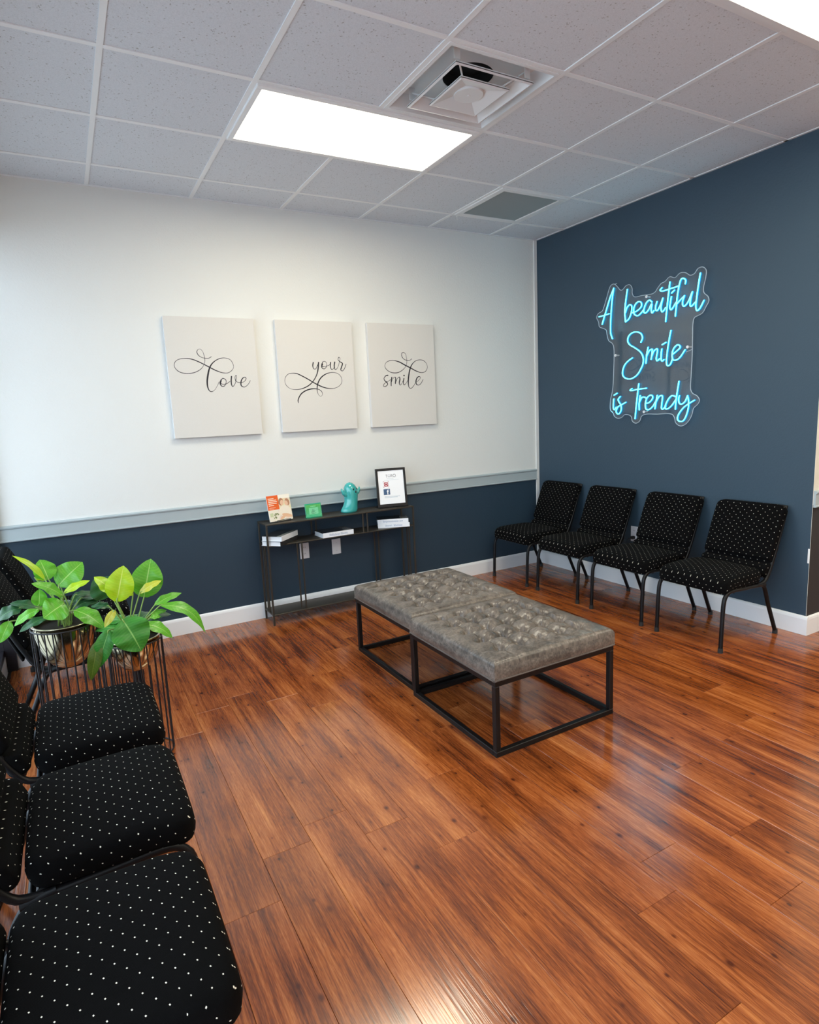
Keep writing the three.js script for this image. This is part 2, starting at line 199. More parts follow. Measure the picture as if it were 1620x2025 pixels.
function plankGeo(x0, x1, z0, z1, flip) {
  const c = 0.0011, d = 0.0012, y = [0, -d, -0.008], P = [], U = [], I = [];
  const ring = (e, yy) => [[x0 + e, yy, z0 + e], [x1 - e, yy, z0 + e], [x1 - e, yy, z1 - e], [x0 + e, yy, z1 - e]];
  const uvOf = q => { let u = (q[2] - z0) / 1.22, v = (q[0] - x0) / 0.1743; if (flip & 1) u = 1 - u; if (flip & 2) v = 1 - v; return [u * 0.998 + 0.001, 0.012 + v * 0.976]; };
  const quad = (a, b, cc, dd) => { const s = P.length / 3; for (const q of [a, b, cc, dd]) { P.push(...q); U.push(...uvOf(q)); } I.push(s, s + 2, s + 1, s, s + 3, s + 2); };
  const A = ring(c, y[0]), B = ring(0.0003, y[1]), C = ring(0.0003, y[2]);
  quad(A[0], A[1], A[2], A[3]);
  for (let k = 0; k < 4; k++) { const n = (k + 1) % 4; quad(A[n], A[k], B[k], B[n]); quad(B[n], B[k], C[k], C[n]); }
  const g = new THREE.BufferGeometry(); g.setAttribute('position', new THREE.Float32BufferAttribute(P, 3)); g.setAttribute('uv', new THREE.Float32BufferAttribute(U, 2)); g.setIndex(I); 
  const h = g.toNonIndexed(); h.computeVertexNormals(); return h;
}
{ const Wd = 0.1743, L = 1.22, ends = { '0': 2.44, '-1': 2.80, '-2': 2.60, '-3': 2.437, '-4': 2.525, '-5': 2.73, '1': 3.345, '2': 3.21, '3': 3.527, '4': 3.29, '5': 2.937, '8': 2.86 };
  const far = plankMats.map(() => []);
  let prevK = 0;
  for (let i = -9; i < 36; i++) {
    const x0 = Math.max(XL, -2.747 + i * Wd), x1 = Math.min(XR, -2.747 + (i + 1) * Wd); if (x1 - x0 < 0.01) continue;
    let e = ends[i] ?? rr(0, L); e = ((e % L) + L) % L;
    for (let z = e - L; z < ZB; z += L) {
      const a = Math.max(0, z), b = Math.min(ZB, z + L); if (b - a < 0.02) continue;
      if (x0 > 0.0 && b < ZE - 0.15) continue;
      let k = Math.floor(rnd() * plankMats.length); if (k === prevK) k = (k + 3) % plankMats.length; prevK = k;
      const fl = Math.floor(rnd() * 4), near = x0 < 0.9 && a < 4.3;
      if (near) part('plank', plankGeo(x0, x1, a, b, fl), plankMats[k], floor); else far[k].push(plankGeo(x0, x1, a, b, fl));
    }
  }
  far.forEach((l, k) => { if (l.length) part('planks_beyond', mergeGeometries(l), plankMats[k], floor).userData.kind = 'stuff'; });
}

// ---------------------------------------------------------------- suspended ceiling
const ceiling = struct('ceiling', 'suspended ceiling of square grey mineral tiles', 'ceiling');
part('slab', box(XL - 0.2, XR + 0.15, H + 0.30, H + 0.42, -0.15, ZB + 0.15), std([0.5, 0.5, 0.5], 0.9), ceiling);
const G = 0.6096, CX = [], CZ = [];
for (let k = -4; ; k++) { const x = -1.7342 + k * G; if (x > XR - 0.05) break; CX.push(x); }
for (let k = 0; ; k++) { const z = 0.3537 + k * G; if (z > ZB - 0.05) break; CZ.push(z); }
const tileMats = [];
for (let k = 0; k < 3; k++) {
  const pits = []; for (let i = 0; i < 420; i++) pits.push([rnd() * 384, rnd() * 384, rr(0.5, 1.7), rr(0, 3.14), rr(1, 2.4)]);
  const t = canvasTex(384, 384, (c, w, h) => {
    c.fillStyle = '#e9ebee'; c.fillRect(0, 0, w, h);
    for (let i = 0; i < 26000; i++) { const g = Math.floor(rr(220, 246)); c.fillStyle = `rgb(${g - 2},${g},${g + 2})`; c.fillRect(rnd() * w, rnd() * h, 1.6, 1.6); }
    for (const [x, y, r, a, s] of pits) { c.save(); c.translate(x, y); c.rotate(a); c.fillStyle = 'rgba(150,146,142,0.6)'; c.beginPath(); c.ellipse(0, 0, r * s, r * 0.8, 0, 0, 7); c.fill(); c.restore(); }
  });
  t.wrapS = t.wrapT = THREE.RepeatWrapping; repeatM(t, 0.6096);
  const m = std([0.87, 0.89, 0.92], 0.95, { map: t }); tileMats.push(m);
}
const mGrid = std([0.86, 0.87, 0.88], 0.45);
const xs = [XL, ...CX, XR], zs = [0, ...CZ, ZB];
const TROF = [[-2.9534, -1.7342, CZ[1], CZ[2]], [-1.7342, -0.5150, CZ[4], CZ[5]], [-2.9534, -1.7342, CZ[7], CZ[8]], [0.7042, 1.9234, CZ[5], CZ[6]], [-0.5150, 0.7042, CZ[7], CZ[8]]];
const VENT = [-2.3438, -1.7342, CZ[2], CZ[3]], GRILLE = [-1.1246, -0.5150, CZ[0], CZ[1]];
const inside = (x, z, r) => x > r[0] && x < r[1] && z > r[2] && z < r[3];
for (let i = 0; i + 1 < xs.length; i++) for (let j = 0; j + 1 < zs.length; j++) {
  const cx = (xs[i] + xs[i + 1]) / 2, cz = (zs[j] + zs[j + 1]) / 2;
  if ([...TROF, VENT, GRILLE].some(r => inside(cx, cz, r)) || (cx > 0.1 && zs[j + 1] < ZE)) continue;
  if (xs[i + 1] - xs[i] < 0.03 || zs[j + 1] - zs[j] < 0.03) continue;
  part('ceiling_tile', chamferBox(xs[i] + 0.004, xs[i + 1] - 0.004, H + 0.004, H + 0.018, zs[j] + 0.004, zs[j + 1] - 0.004, 0.002), tileMats[(i * 2 + j * 5) % 3], ceiling);
}
for (const x of CX) { if (Math.abs(x + 2.3438) < 0.01) { part('grid_bar', box(x - 0.012, x + 0.012, H - 0.0005, H + 0.006, 0, CZ[1]), mGrid, ceiling); part('grid_bar', box(x - 0.012, x + 0.012, H - 0.0005, H + 0.006, CZ[2], ZB), mGrid, ceiling); continue; }
  if (Math.abs(x + 1.1246) < 0.01) { part('grid_bar', box(x - 0.012, x + 0.012, H - 0.0005, H + 0.006, 0, CZ[4]), mGrid, ceiling); part('grid_bar', box(x - 0.012, x + 0.012, H - 0.0005, H + 0.006, CZ[5], ZB), mGrid, ceiling); continue; }
  part('grid_bar', box(x - 0.012, x + 0.012, H - 0.0005, H + 0.006, x > 0 ? ZE : 0, ZB), mGrid, ceiling); }
for (const z of CZ) part('grid_bar', box(XL, z < ZE ? 0 : XR, H, H + 0.006, z - 0.012, z + 0.012), mGrid, ceiling);
part('wall_angle', merge([box(XL, 0, H, H + 0.004, 0, 0.018), box(-0.018, 0, H, H + 0.004, 0, ZE)]), mGrid, ceiling);

// recessed light panels: a glowing lens, a frame and the light of the same size under it
const mLens = std([0.9, 0.9, 0.9], 0.5, { emissive: TROFFER.color.clone(), emissiveIntensity: TROFFER.glow });
const trofLabels = ['bright rectangular ceiling light panel beside the square air vent', 'ceiling light panel cut off by the top right corner', 'ceiling light panel behind the camera', 'ceiling light panel over the area past the navy corner', 'ceiling light panel behind and right of the camera'];
TROF.forEach(([x0, x1, z0, z1], n) => {
  const cx = (x0 + x1) / 2, cz = (z0 + z1) / 2, o = thing('ceiling_light', trofLabels[n], 'light', [cx, H, cz]);
  const w = (x1 - x0) / 2 - 0.012, d = (z1 - z0) / 2 - 0.012, b = 0.030;
  for (const [a0, a1, b0, b1] of [[-w, w, -d, -d + b], [-w, w, d - b, d], [-w, -w + b, -d + b, d - b], [w - b, w, -d + b, d - b]]) part('frame', chamferBox(a0, a1, -0.010, 0.020, b0, b1, 0.003), mGrid, o);
  part('lens', box(-w + b, w - b, 0.002, 0.008, -d + b, d - b), mLens, o);
  part('housing', box(-w, w, 0.02, 0.09, -d, d), std([0.7, 0.7, 0.7], 0.6), o);
  const L = new THREE.RectAreaLight(TROFFER.color, TROFFER.intensity, 2 * (w - b), 2 * (d - b)); L.position.set(0, -0.001, 0); L.rotation.x = -Math.PI / 2; o.add(L);
});

// square step-down air diffuser with its round duct
{ const [x0, x1, z0, z1] = VENT, o = thing('air_diffuser', 'white square stepped air diffuser beside the ceiling light', 'vent', [(x0 + x1) / 2, H, (z0 + z1) / 2]);
  const mV = std([0.80, 0.81, 0.82], 0.4), hw = 0.293;
  function frustum(r0, y0, r1, y1, th = 0.003) {  // square sloping band from half width r0 at y0 to r1 at y1, with thickness
    const P = [], quad = (a, b, c, d) => P.push(...a, ...b, ...c, ...a, ...c, ...d), cor = (r, y) => [[-r, y, -r], [r, y, -r], [r, y, r], [-r, y, r]];
    const A = cor(r0, y0), B = cor(r1, y1), A2 = cor(r0, y0 + th), B2 = cor(r1, y1 + th);
    for (let k = 0; k < 4; k++) { const n = (k + 1) % 4; quad(A[k], A[n], B[n], B[k]); quad(A2[n], A2[k], B2[k], B2[n]); quad(A[n], A[k], A2[k], A2[n]); quad(B[k], B[n], B2[n], B2[k]); }
    const g = new THREE.BufferGeometry(); g.setAttribute('position', new THREE.Float32BufferAttribute(P, 3)); g.computeVertexNormals(); g.setAttribute('uv', new THREE.Float32BufferAttribute(new Float32Array(P.length / 3 * 2), 2)); return g;
  }
  part('flange', merge([frustum(hw, -0.003, hw - 0.018, -0.003), frustum(hw - 0.018, -0.003, hw - 0.024, 0.012), frustum(hw - 0.024, 0.012, 0.250, 0.062)]), mV, o);
  { const s = new THREE.Shape([[-0.25, -0.25], [0.25, -0.25], [0.25, 0.25], [-0.25, 0.25]].map(q => new THREE.Vector2(...q))), hp = new THREE.Path(); hp.absarc(0, 0, 0.118, 0, Math.PI * 2, true); s.holes.push(hp);
    const g = new THREE.ExtrudeGeometry(s, { depth: 0.003, bevelEnabled: false, curveSegments: 32 }); g.rotateX(Math.PI / 2); g.translate(0, 0.066, 0); part('back_pan', g, mV, o); }
  { const g = new THREE.CylinderGeometry(0.118, 0.118, 0.13, 40, 1, true); g.scale(1, 0.45, 1); g.translate(0, 0.095, 0); const cap = new THREE.CircleGeometry(0.118, 40); cap.rotateX(Math.PI / 2); cap.translate(0, 0.122, 0); const m = std([0.012, 0.014, 0.016], 0.8); m.side = THREE.DoubleSide; part('duct', merge([g, cap]), m, o); }
  part('outer_cone', merge([frustum(0.211, -0.018, 0.200, -0.021), frustum(0.200, -0.021, 0.158, 0.016), frustum(0.211, -0.018, 0.209, -0.012)]), mV, o);
  { const inner = [frustum(0.134, -0.026, 0.126, -0.029), frustum(0.126, -0.029, 0.050, -0.006), frustum(0.134, -0.026, 0.132, -0.020)];
    const c = new THREE.CylinderGeometry(0.068, 0.068, 0.012, 32); c.translate(0, -0.0115, 0); const top = box(-0.055, 0.055, -0.006, -0.003, -0.055, 0.055), sc = new THREE.CylinderGeometry(0.007, 0.007, 0.004, 10); sc.translate(0, -0.0185, 0); inner.push(c, top, sc); part('inner_cone', merge(inner), mV, o); }
  for (const [sx, sz] of [[1, 1], [1, -1], [-1, 1], [-1, -1]]) part('bracket', merge([box(sx * 0.19 - 0.015, sx * 0.19 + 0.015, 0.008, 0.062, sz * 0.19 - 0.002, sz * 0.19 + 0.002), rod([sx * 0.10, -0.012, sz * 0.10], [sx * 0.19, 0.04, sz * 0.19], 0.004)]), mV, o);
}
// return air grille
{ const [x0, x1, z0, z1] = GRILLE, o = thing('return_grille', 'white framed return air grille with fine dark slats', 'vent', [(x0 + x1) / 2, H, (z0 + z1) / 2]);
  const w = 0.293, b = 0.046, mV = std([0.82, 0.83, 0.84], 0.4);
  for (const [a0, a1, b0, b1] of [[-w, w, -w, -w + b], [-w, w, w - b, w], [-w, -w + b, -w + b, w - b], [w - b, w, -w + b, w - b]]) part('frame', chamferBox(a0, a1, -0.006, 0.012, b0, b1, 0.003), mV, o);
  const sl = []; for (let k = 0; k < 40; k++) { const z = -0.242 + k * 0.484 / 39, g = new THREE.BoxGeometry(0.496, 0.014, 0.0022); g.rotateX(0.6); g.translate(0, 0.004, z); sl.push(g); }
  part('slats', merge(sl), std([0.40, 0.44, 0.43], 0.6), o).userData.kind = 'stuff';
  part('backing', box(-0.28, 0.28, 0.014, 0.020, -0.28, 0.28), std([0.05, 0.06, 0.06], 0.9), o);
}
{ const o = thing('ceiling_hook', 'tiny white hook hanging from the ceiling by the grille', 'hook', [-1.07, H, 0.335]);
  part('clip', merge([box(-0.006, 0.006, -0.004, 0, -0.004, 0.004), rod([0, -0.002, 0], [0, -0.02, 0], 0.0015), tube([[0, -0.02, 0], [0.003, -0.027, 0], [0.009, -0.026, 0], [0.010, -0.020, 0]], 0.0015, 10, 6)]), mGrid, o); }

// ---------------------------------------------------------------- stacking chairs
const dotTex = canvasTex(256, 232, (c, w, h) => {     // woven light dots on black, 88 x 80 mm
  c.fillStyle = '#030304'; c.fillRect(0, 0, w, h);
  for (let i = 0; i < 16000; i++) { const g = Math.floor(rr(1, 7)); c.fillStyle = `rgb(${g},${g},${g + 1})`; c.fillRect(Math.floor(rnd() * w), Math.floor(rnd() * h), 2, 1); }
  const px = w / 88;
  for (const [x, y] of [[11, 10], [55, 10], [33, 30], [77, 30], [11, 50], [55, 50], [33, 70], [77, 70]]) { c.fillStyle = '#f4f0e2'; c.save(); c.translate(x * px, y * px); c.rotate(0.5); c.fillRect(-1.75 * px, -1.35 * px, 3.5 * px, 2.7 * px); c.restore(); }
}); dotTex.wrapS = dotTex.wrapT = THREE.RepeatWrapping; repeatM(dotTex, 0.088, 0.080);
const weave = repeatM(dataTex(128, 128, (u, v) => grey(128 + 70 * Math.sin(u * 2 * Math.PI * 16) * Math.sin(v * 2 * Math.PI * 16) + 50 * (vnoise(u * 40, v * 40, 40, 40) - 0.5)), false), 0.03);
const mFabric = std([1, 1, 1], 0.95, { map: dotTex, bumpMap: weave, bumpScale: 0.0004, specularIntensity: 0.25 });
const mBlackMetal = std([0.004, 0.004, 0.005], 0.42, { specularIntensity: 0.6 }), mRubber = std([0.02, 0.02, 0.02], 0.8);
// local axes: the chair faces +z, its origin on the floor
const seatGeo = (() => { const g = softBox(0.478, 0.085, 0.405, 0.036, 14, 6, 14, v => {
    const fx = v[0] / 0.239, fz = v[2] / 0.2025; let [x, y, z] = v;
    const plan = 1 - 0.035 * Math.pow(Math.max(0, -fz), 2); x *= plan;
    const cr = Math.pow(Math.max(0, Math.abs(fx) - 0.72) / 0.28, 2); z -= Math.sign(z) * cr * 0.030 * (Math.abs(fz) > 0.5 ? 1 : 0) * Math.abs(fz);
    if (y > 0) y += 0.018 * (1 - fx * fx) * (1 - 0.6 * fz * fz);
    y -= 0.020 * Math.pow(Math.max(0, fz - 0.45) / 0.55, 2);
    return [x, y, z];
  }); g.translate(0, 0.398, 0.062); return g; })();
const backGeo = (() => { const g = softBox(0.456, 0.466, 0.062, 0.026, 14, 40, 5, (v, n) => {
    let [x, y, z] = v; const fx = x / 0.228, t = (y + 0.233) / 0.466;
    const cr = Math.pow(Math.max(0, Math.abs(fx) - 0.75) / 0.25, 2); if (t > 0.6) y -= cr * 0.024 * (t - 0.6) / 0.4;
    if (z > 0) { z += 0.014 * (1 - fx * fx) * Math.sin(Math.PI * Math.min(1, Math.max(0, (t - 0.2) / 0.8))); const k = (y + 0.138) / 0.011; z -= 0.034 * Math.exp(-k * k); if (t < 0.18) z += 0.006; }
    const s = 1 - 0.0 * t; x *= (1 - 0.03 * Math.pow(1 - t, 2)) * s;
    if (t > 0.45) z -= 0.018 * Math.pow((t - 0.45) * 2, 2) * 0.6; else z += 0.010 * (0.45 - t) / 0.45;                       // slight curve of the shell
    return [x, y, z];
  }); g.rotateX(-0.36); g.translate(0, 0.590, -0.265); return g; })();
function makeChair(label, group) {
  const o = thing('stacking_chair', label, 'chair', [0, 0, 0], 0, group);
  part('seat', seatGeo, mFabric, o); part('backrest', backGeo, mFabric, o);
  part('seat_pan', chamferBox(-0.215, 0.215, 0.345, 0.362, -0.120, 0.235, 0.006), mBlackMetal, o);
  for (const s of [-1, 1]) {
    const X = s * 0.222;
    const front = part('leg', tube([[X, 0.014, 0.257], [X, 0.15, 0.252], [X, 0.285, 0.244], [X, 0.335, 0.225], [X, 0.358, 0.180], [X, 0.352, 0.05], [X, 0.345, -0.10], [X, 0.340, -0.155]], 0.0125, 44, 8), mBlackMetal, o);
    part('foot_cap', (() => { const g = new THREE.CylinderGeometry(0.0145, 0.0155, 0.028, 10); g.translate(X, 0.014, 0.257); return g; })(), mRubber, front);
    const rear = part('leg', tube([[X, 0.352, -0.075], [X, 0.340, -0.130], [X, 0.305, -0.162], [X, 0.20, -0.205], [X, 0.014, -0.292]], 0.0125, 32, 8), mBlackMetal, o);
    part('foot_cap', (() => { const g = new THREE.CylinderGeometry(0.0145, 0.0155, 0.028, 10); g.translate(X, 0.014, -0.291); return g; })(), mRubber, rear);
    part('back_upright', tube([[X * 0.985, 0.350, -0.080], [X * 0.985, 0.352, -0.135], [X * 0.985, 0.372, -0.175], [X * 0.985, 0.45, -0.222], [X * 0.985, 0.60, -0.285], [X * 0.985, 0.72, -0.330]], 0.0115, 30, 8), mBlackMetal, o);
  }
  part('crossbar', rod([-0.222, 0.343, -0.13], [0.222, 0.343, -0.13], 0.010), mBlackMetal, o);
  part('crossbar', rod([-0.222, 0.349, 0.15], [0.222, 0.349, 0.15], 0.010), mBlackMetal, o);
  part('back_shell', (() => { const g = softBox(0.425, 0.42, 0.014, 0.006, 6, 12, 2); g.rotateX(-0.36); g.translate(0, 0.605, -0.307); return g; })(), mBlackMetal, o);
  return o;
}
const navyG = 'dotted black chairs along the navy wall', winG = 'dotted black chairs along the left side';
const chair0 = makeChair('dotted black chair nearest the room corner, against the navy wall', navyG);
chair0.position.set(-0.395, 0, 0.362); chair0.rotation.y = -Math.PI / 2;
dup(chair0, [-0.392, 0, 0.935], -Math.PI / 2, 'second dotted black chair from the room corner along the navy wall');
dup(chair0, [-0.398, 0, 1.525], -Math.PI / 2, 'dotted black chair just right of the outlet on the navy wall');
dup(chair0, [-0.402, 0, 2.096], -Math.PI / 2, 'rightmost dotted black chair on the navy wall, nearest the outside corner');
for (const [x, z, l] of [[-3.905, 0.35, 'dark chair in the far left corner, its backrest rising behind the plants'], [-3.915, 0.945, 'chair hidden behind the left plant, its dark seat below the leaves'], [-3.932, 2.002, 'dotted black chair directly in front of the wire plant stands'], [-3.932, 2.578, 'middle of the three dotted black chairs at lower left'], [-3.948, 3.155, 'dotted black chair nearest the camera in the bottom left corner']]) {
  const c = dup(chair0, [x, 0, z], Math.PI / 2, l); c.userData.group = winG;
}

// ---------------------------------------------------------------- tufted ottomans
const hide = repeatM(dataTex(512, 512, (u, v) => { const a = vnoise(u * 6, v * 6, 6, 6), b = vnoise(u * 22, v * 22, 22, 22), c = vnoise(u * 90, v * 90, 90, 90), d = vnoise(u * 200, v * 200, 200, 200), l = 0.74 + 0.16 * (a - 0.5) + 0.20 * (b - 0.5) + 0.26 * (c - 0.5) + 0.20 * (d - 0.5); return [clamp8(126 * l + 8), clamp8(115 * l + 7), clamp8(104 * l + 7)]; }), 0.7);
const hideBump = repeatM(dataTex(512, 512, (u, v) => grey(128 + 110 * (vnoise(u * 120, v * 120, 120, 120) - 0.5) + 90 * (vnoise(u * 46, v * 46, 46, 46) - 0.5)), false), 0.35);
const mLeather = std([1, 1, 1], 0.28, { map: hide, bumpMap: hideBump, bumpScale: 0.0008 });
function tuftedTop(w, d, th) {
  const SX = 0.1165, SZ = 0.122, n = 112, P = [], U = [], I = [], rim = 0.026;
  const hgt = (x, z) => {
    const gx = x / SX, gz = z / SZ, ix = Math.max(-2, Math.min(2, Math.round(gx))), iz = Math.max(-2, Math.min(2, Math.round(gz)));
    const r = Math.hypot(x - ix * SX, z - iz * SZ), inX = Math.abs(gx) < 2.02, inZ = Math.abs(gz) < 2.02;
    const lx = Math.abs(x - ix * SX), lz = Math.abs(z - iz * SZ);
    const edge = Math.min(w / 2 - Math.abs(x), d / 2 - Math.abs(z));
    const outX = Math.max(0, Math.abs(x) - 2 * SX), outZ = Math.max(0, Math.abs(z) - 2 * SZ);
    let h = 0;
    const cz = Math.exp(-Math.pow(lz / 0.013, 2) * 0.5) * 0.55 + Math.exp(-Math.pow(lz / 0.03, 2) * 0.5) * 0.45, cx = Math.exp(-Math.pow(lx / 0.013, 2) * 0.5) * 0.55 + Math.exp(-Math.pow(lx / 0.03, 2) * 0.5) * 0.45;
    if (inX && inZ) h -= 0.020 * Math.max(cz, cx) + 0.006 * (cz + cx) * 0.5;
    else if (inX || inZ) { const c = inZ ? cz : cx, o = inZ ? outX : outZ; h -= 0.018 * c * Math.exp(-o / 0.045); }
    h -= 0.026 * Math.exp(-Math.pow(r / 0.018, 2)) + 0.016 * Math.exp(-Math.pow(r / 0.036, 2));
    const a = Math.atan2(z - iz * SZ, x - ix * SX); h += 0.0028 * Math.sin(a * 10 + ix * 2 + iz) * Math.exp(-Math.pow((r - 0.024) / 0.013, 2));
    const e = Math.max(0, 1 - edge / rim); h -= rim * (1 - Math.sqrt(Math.max(0, 1 - e * e)));
    return h + 0.020 * (1 - Math.pow(x / (w / 2), 4)) * (1 - Math.pow(z / (d / 2), 4));
  };
  const map = t => { const s = 2 * t - 1; return Math.sign(s) * (Math.abs(s) < 0.86 ? Math.abs(s) * 0.90 / 0.86 : 0.90 + 0.10 * (1 - Math.pow(1 - (Math.abs(s) - 0.86) / 0.14, 1.8))); };
  const row = [];
  for (let j = 0; j <= n; j++) for (let i = 0; i <= n; i++) { const x = map(i / n) * w / 2, z = map(j / n) * d / 2; P.push(x, th + hgt(x, z), z); U.push(x, z); }
  for (let j = 0; j < n; j++) for (let i = 0; i < n; i++) { const a = j * (n + 1) + i, b = a + 1, c = a + n + 1, e = c + 1; I.push(a, c, b, b, c, e); }
  // sides: bulging skirts
  const sideN = 6, addSide = (get, along) => { const s = P.length / 3; for (let k = 0; k <= sideN; k++) for (let i = 0; i <= n; i++) { const [x, z, nx, nz] = get(i / n), yTop = th + hgt(x, z), f = k / sideN, b = 0.006 * Math.sin(Math.PI * f) * (1 - Math.pow(Math.abs(2 * i / n - 1), 8)); P.push(x + nx * b, yTop * (1 - f), z + nz * b); U.push(along(x, z) + 0.2, yTop * (1 - f)); }
    for (let k = 0; k < sideN; k++) for (let i = 0; i < n; i++) { const a = s + k * (n + 1) + i, b = a + 1, c = a + n + 1, e = c + 1; I.push(a, c, b, b, c, e); } };
  addSide(t => [map(t) * w / 2, d / 2, 0, 1], x => x); addSide(t => [-map(t) * w / 2, -d / 2, 0, -1], x => x);
  addSide(t => [w / 2, -map(t) * d / 2, 1, 0], (x, z) => z); addSide(t => [-w / 2, map(t) * d / 2, -1, 0], (x, z) => z);
  const g = new THREE.BufferGeometry(); g.setAttribute('position', new THREE.Float32BufferAttribute(P, 3)); g.setAttribute('uv', new THREE.Float32BufferAttribute(U, 2)); g.setIndex(I); return smooth(g);
}
const mOttFrame = std([0.006, 0.005, 0.005], 0.42, { specularIntensity: 0.6 });
function makeOttoman(label, w, d, pos) {
  const o = thing('tufted_ottoman', label, 'ottoman', pos, 0, 'tufted leather ottomans'), t = 0.025, hf = 0.345;
  const top = tuftedTop(w + 0.006, d + 0.006, 0.084); top.translate(0, hf, 0); const cu = part('cushion', top, mLeather, o);
  for (let i = -2; i <= 2; i++) for (let j = -2; j <= 2; j++) { const b = new THREE.SphereGeometry(0.0085, 12, 8); b.scale(1, 0.5, 1); b.translate(i * 0.1165, hf + 0.078 - 0.0475, j * 0.122); part('button', b, mLeather, cu); }
  part('piping', merge([rod([-w / 2, hf + 0.004, d / 2 + 0.004], [w / 2, hf + 0.004, d / 2 + 0.004], 0.004), rod([-w / 2, hf + 0.004, -d / 2 - 0.004], [w / 2, hf + 0.004, -d / 2 - 0.004], 0.004), rod([-w / 2 - 0.004, hf + 0.004, -d / 2], [-w / 2 - 0.004, hf + 0.004, d / 2], 0.004), rod([w / 2 + 0.004, hf + 0.004, -d / 2], [w / 2 + 0.004, hf + 0.004, d / 2], 0.004)]), mLeather, cu);
  for (const sx of [-1, 1]) for (const sz of [-1, 1]) part('leg', chamferBox(sx * (w / 2 - t / 2) - t / 2, sx * (w / 2 - t / 2) + t / 2, t, hf - t, sz * (d / 2 - t / 2) - t / 2, sz * (d / 2 - t / 2) + t / 2, 0.002), mOttFrame, o);
  for (const [y0, nm] of [[0, 'bottom_rail'], [hf - t, 'top_rail']]) {
    for (const s of [-1, 1]) { part(nm, chamferBox(-w / 2, w / 2, y0, y0 + t, s * (d / 2 - t / 2) - t / 2, s * (d / 2 - t / 2) + t / 2, 0.002), mOttFrame, o);
      part(nm, chamferBox(s * (w / 2 - t / 2) - t / 2, s * (w / 2 - t / 2) + t / 2, y0, y0 + t, -d / 2 + t, d / 2 - t, 0.002), mOttFrame, o); } }
  return o;
}
makeOttoman('near tufted grey brown leather ottoman on open black metal frame', 0.70, 0.715, [-2.067, 0, 2.118]);
makeOttoman('far tufted leather ottoman, nearer to the console and white wall', 0.70, 0.715, [-2.043, 0, 1.374]);

// ---------------------------------------------------------------- console table
const mConsole = std([0.060, 0.052, 0.042], 0.42, { metalness: 0.5 });
{ const o = thing('console_table', 'slim dark metal console table against the white wall', 'table', [-2.105, 0, 0.135]);
  const w = 0.600, d = 0.106, r = 0.0065;
  for (const [y0, y1, n] of [[0.732, 0.742, 'table_top'], [0.580, 0.588, 'middle_shelf'], [0.072, 0.082, 'bottom_shelf']]) part(n, chamferBox(-w, w, y0, y1, -d, d, 0.002), mConsole, o);
  for (const sx of [-1, 1]) for (const sz of [-1, 1]) part('leg', chamferBox(sx * (w - r) - r, sx * (w - r) + r, 0, 0.732, sz * (d - r) - r, sz * (d - r) + r, 0.0015), mConsole, o);
  const bar = (x, z, y0, y1) => part('support_bar', chamferBox(x - 0.005, x + 0.005, y0, y1, z - 0.005, z + 0.005, 0.0012), mConsole, o);
  for (const e of [-0.018, 0.018]) { bar(-0.363 + e, d - 0.006, 0.082, 0.580); bar(0.353 + e, -d + 0.006, 0.082, 0.580); bar(-0.172 + e, -d + 0.006, 0.588, 0.732); bar(0.170 + e, d - 0.006, 0.588, 0.732); bar(-w + 0.006, e, 0.082, 0.580); bar(w - 0.006, e, 0.082, 0.580); }
}
const TOP = 0.7423, SHELF = 0.5883;
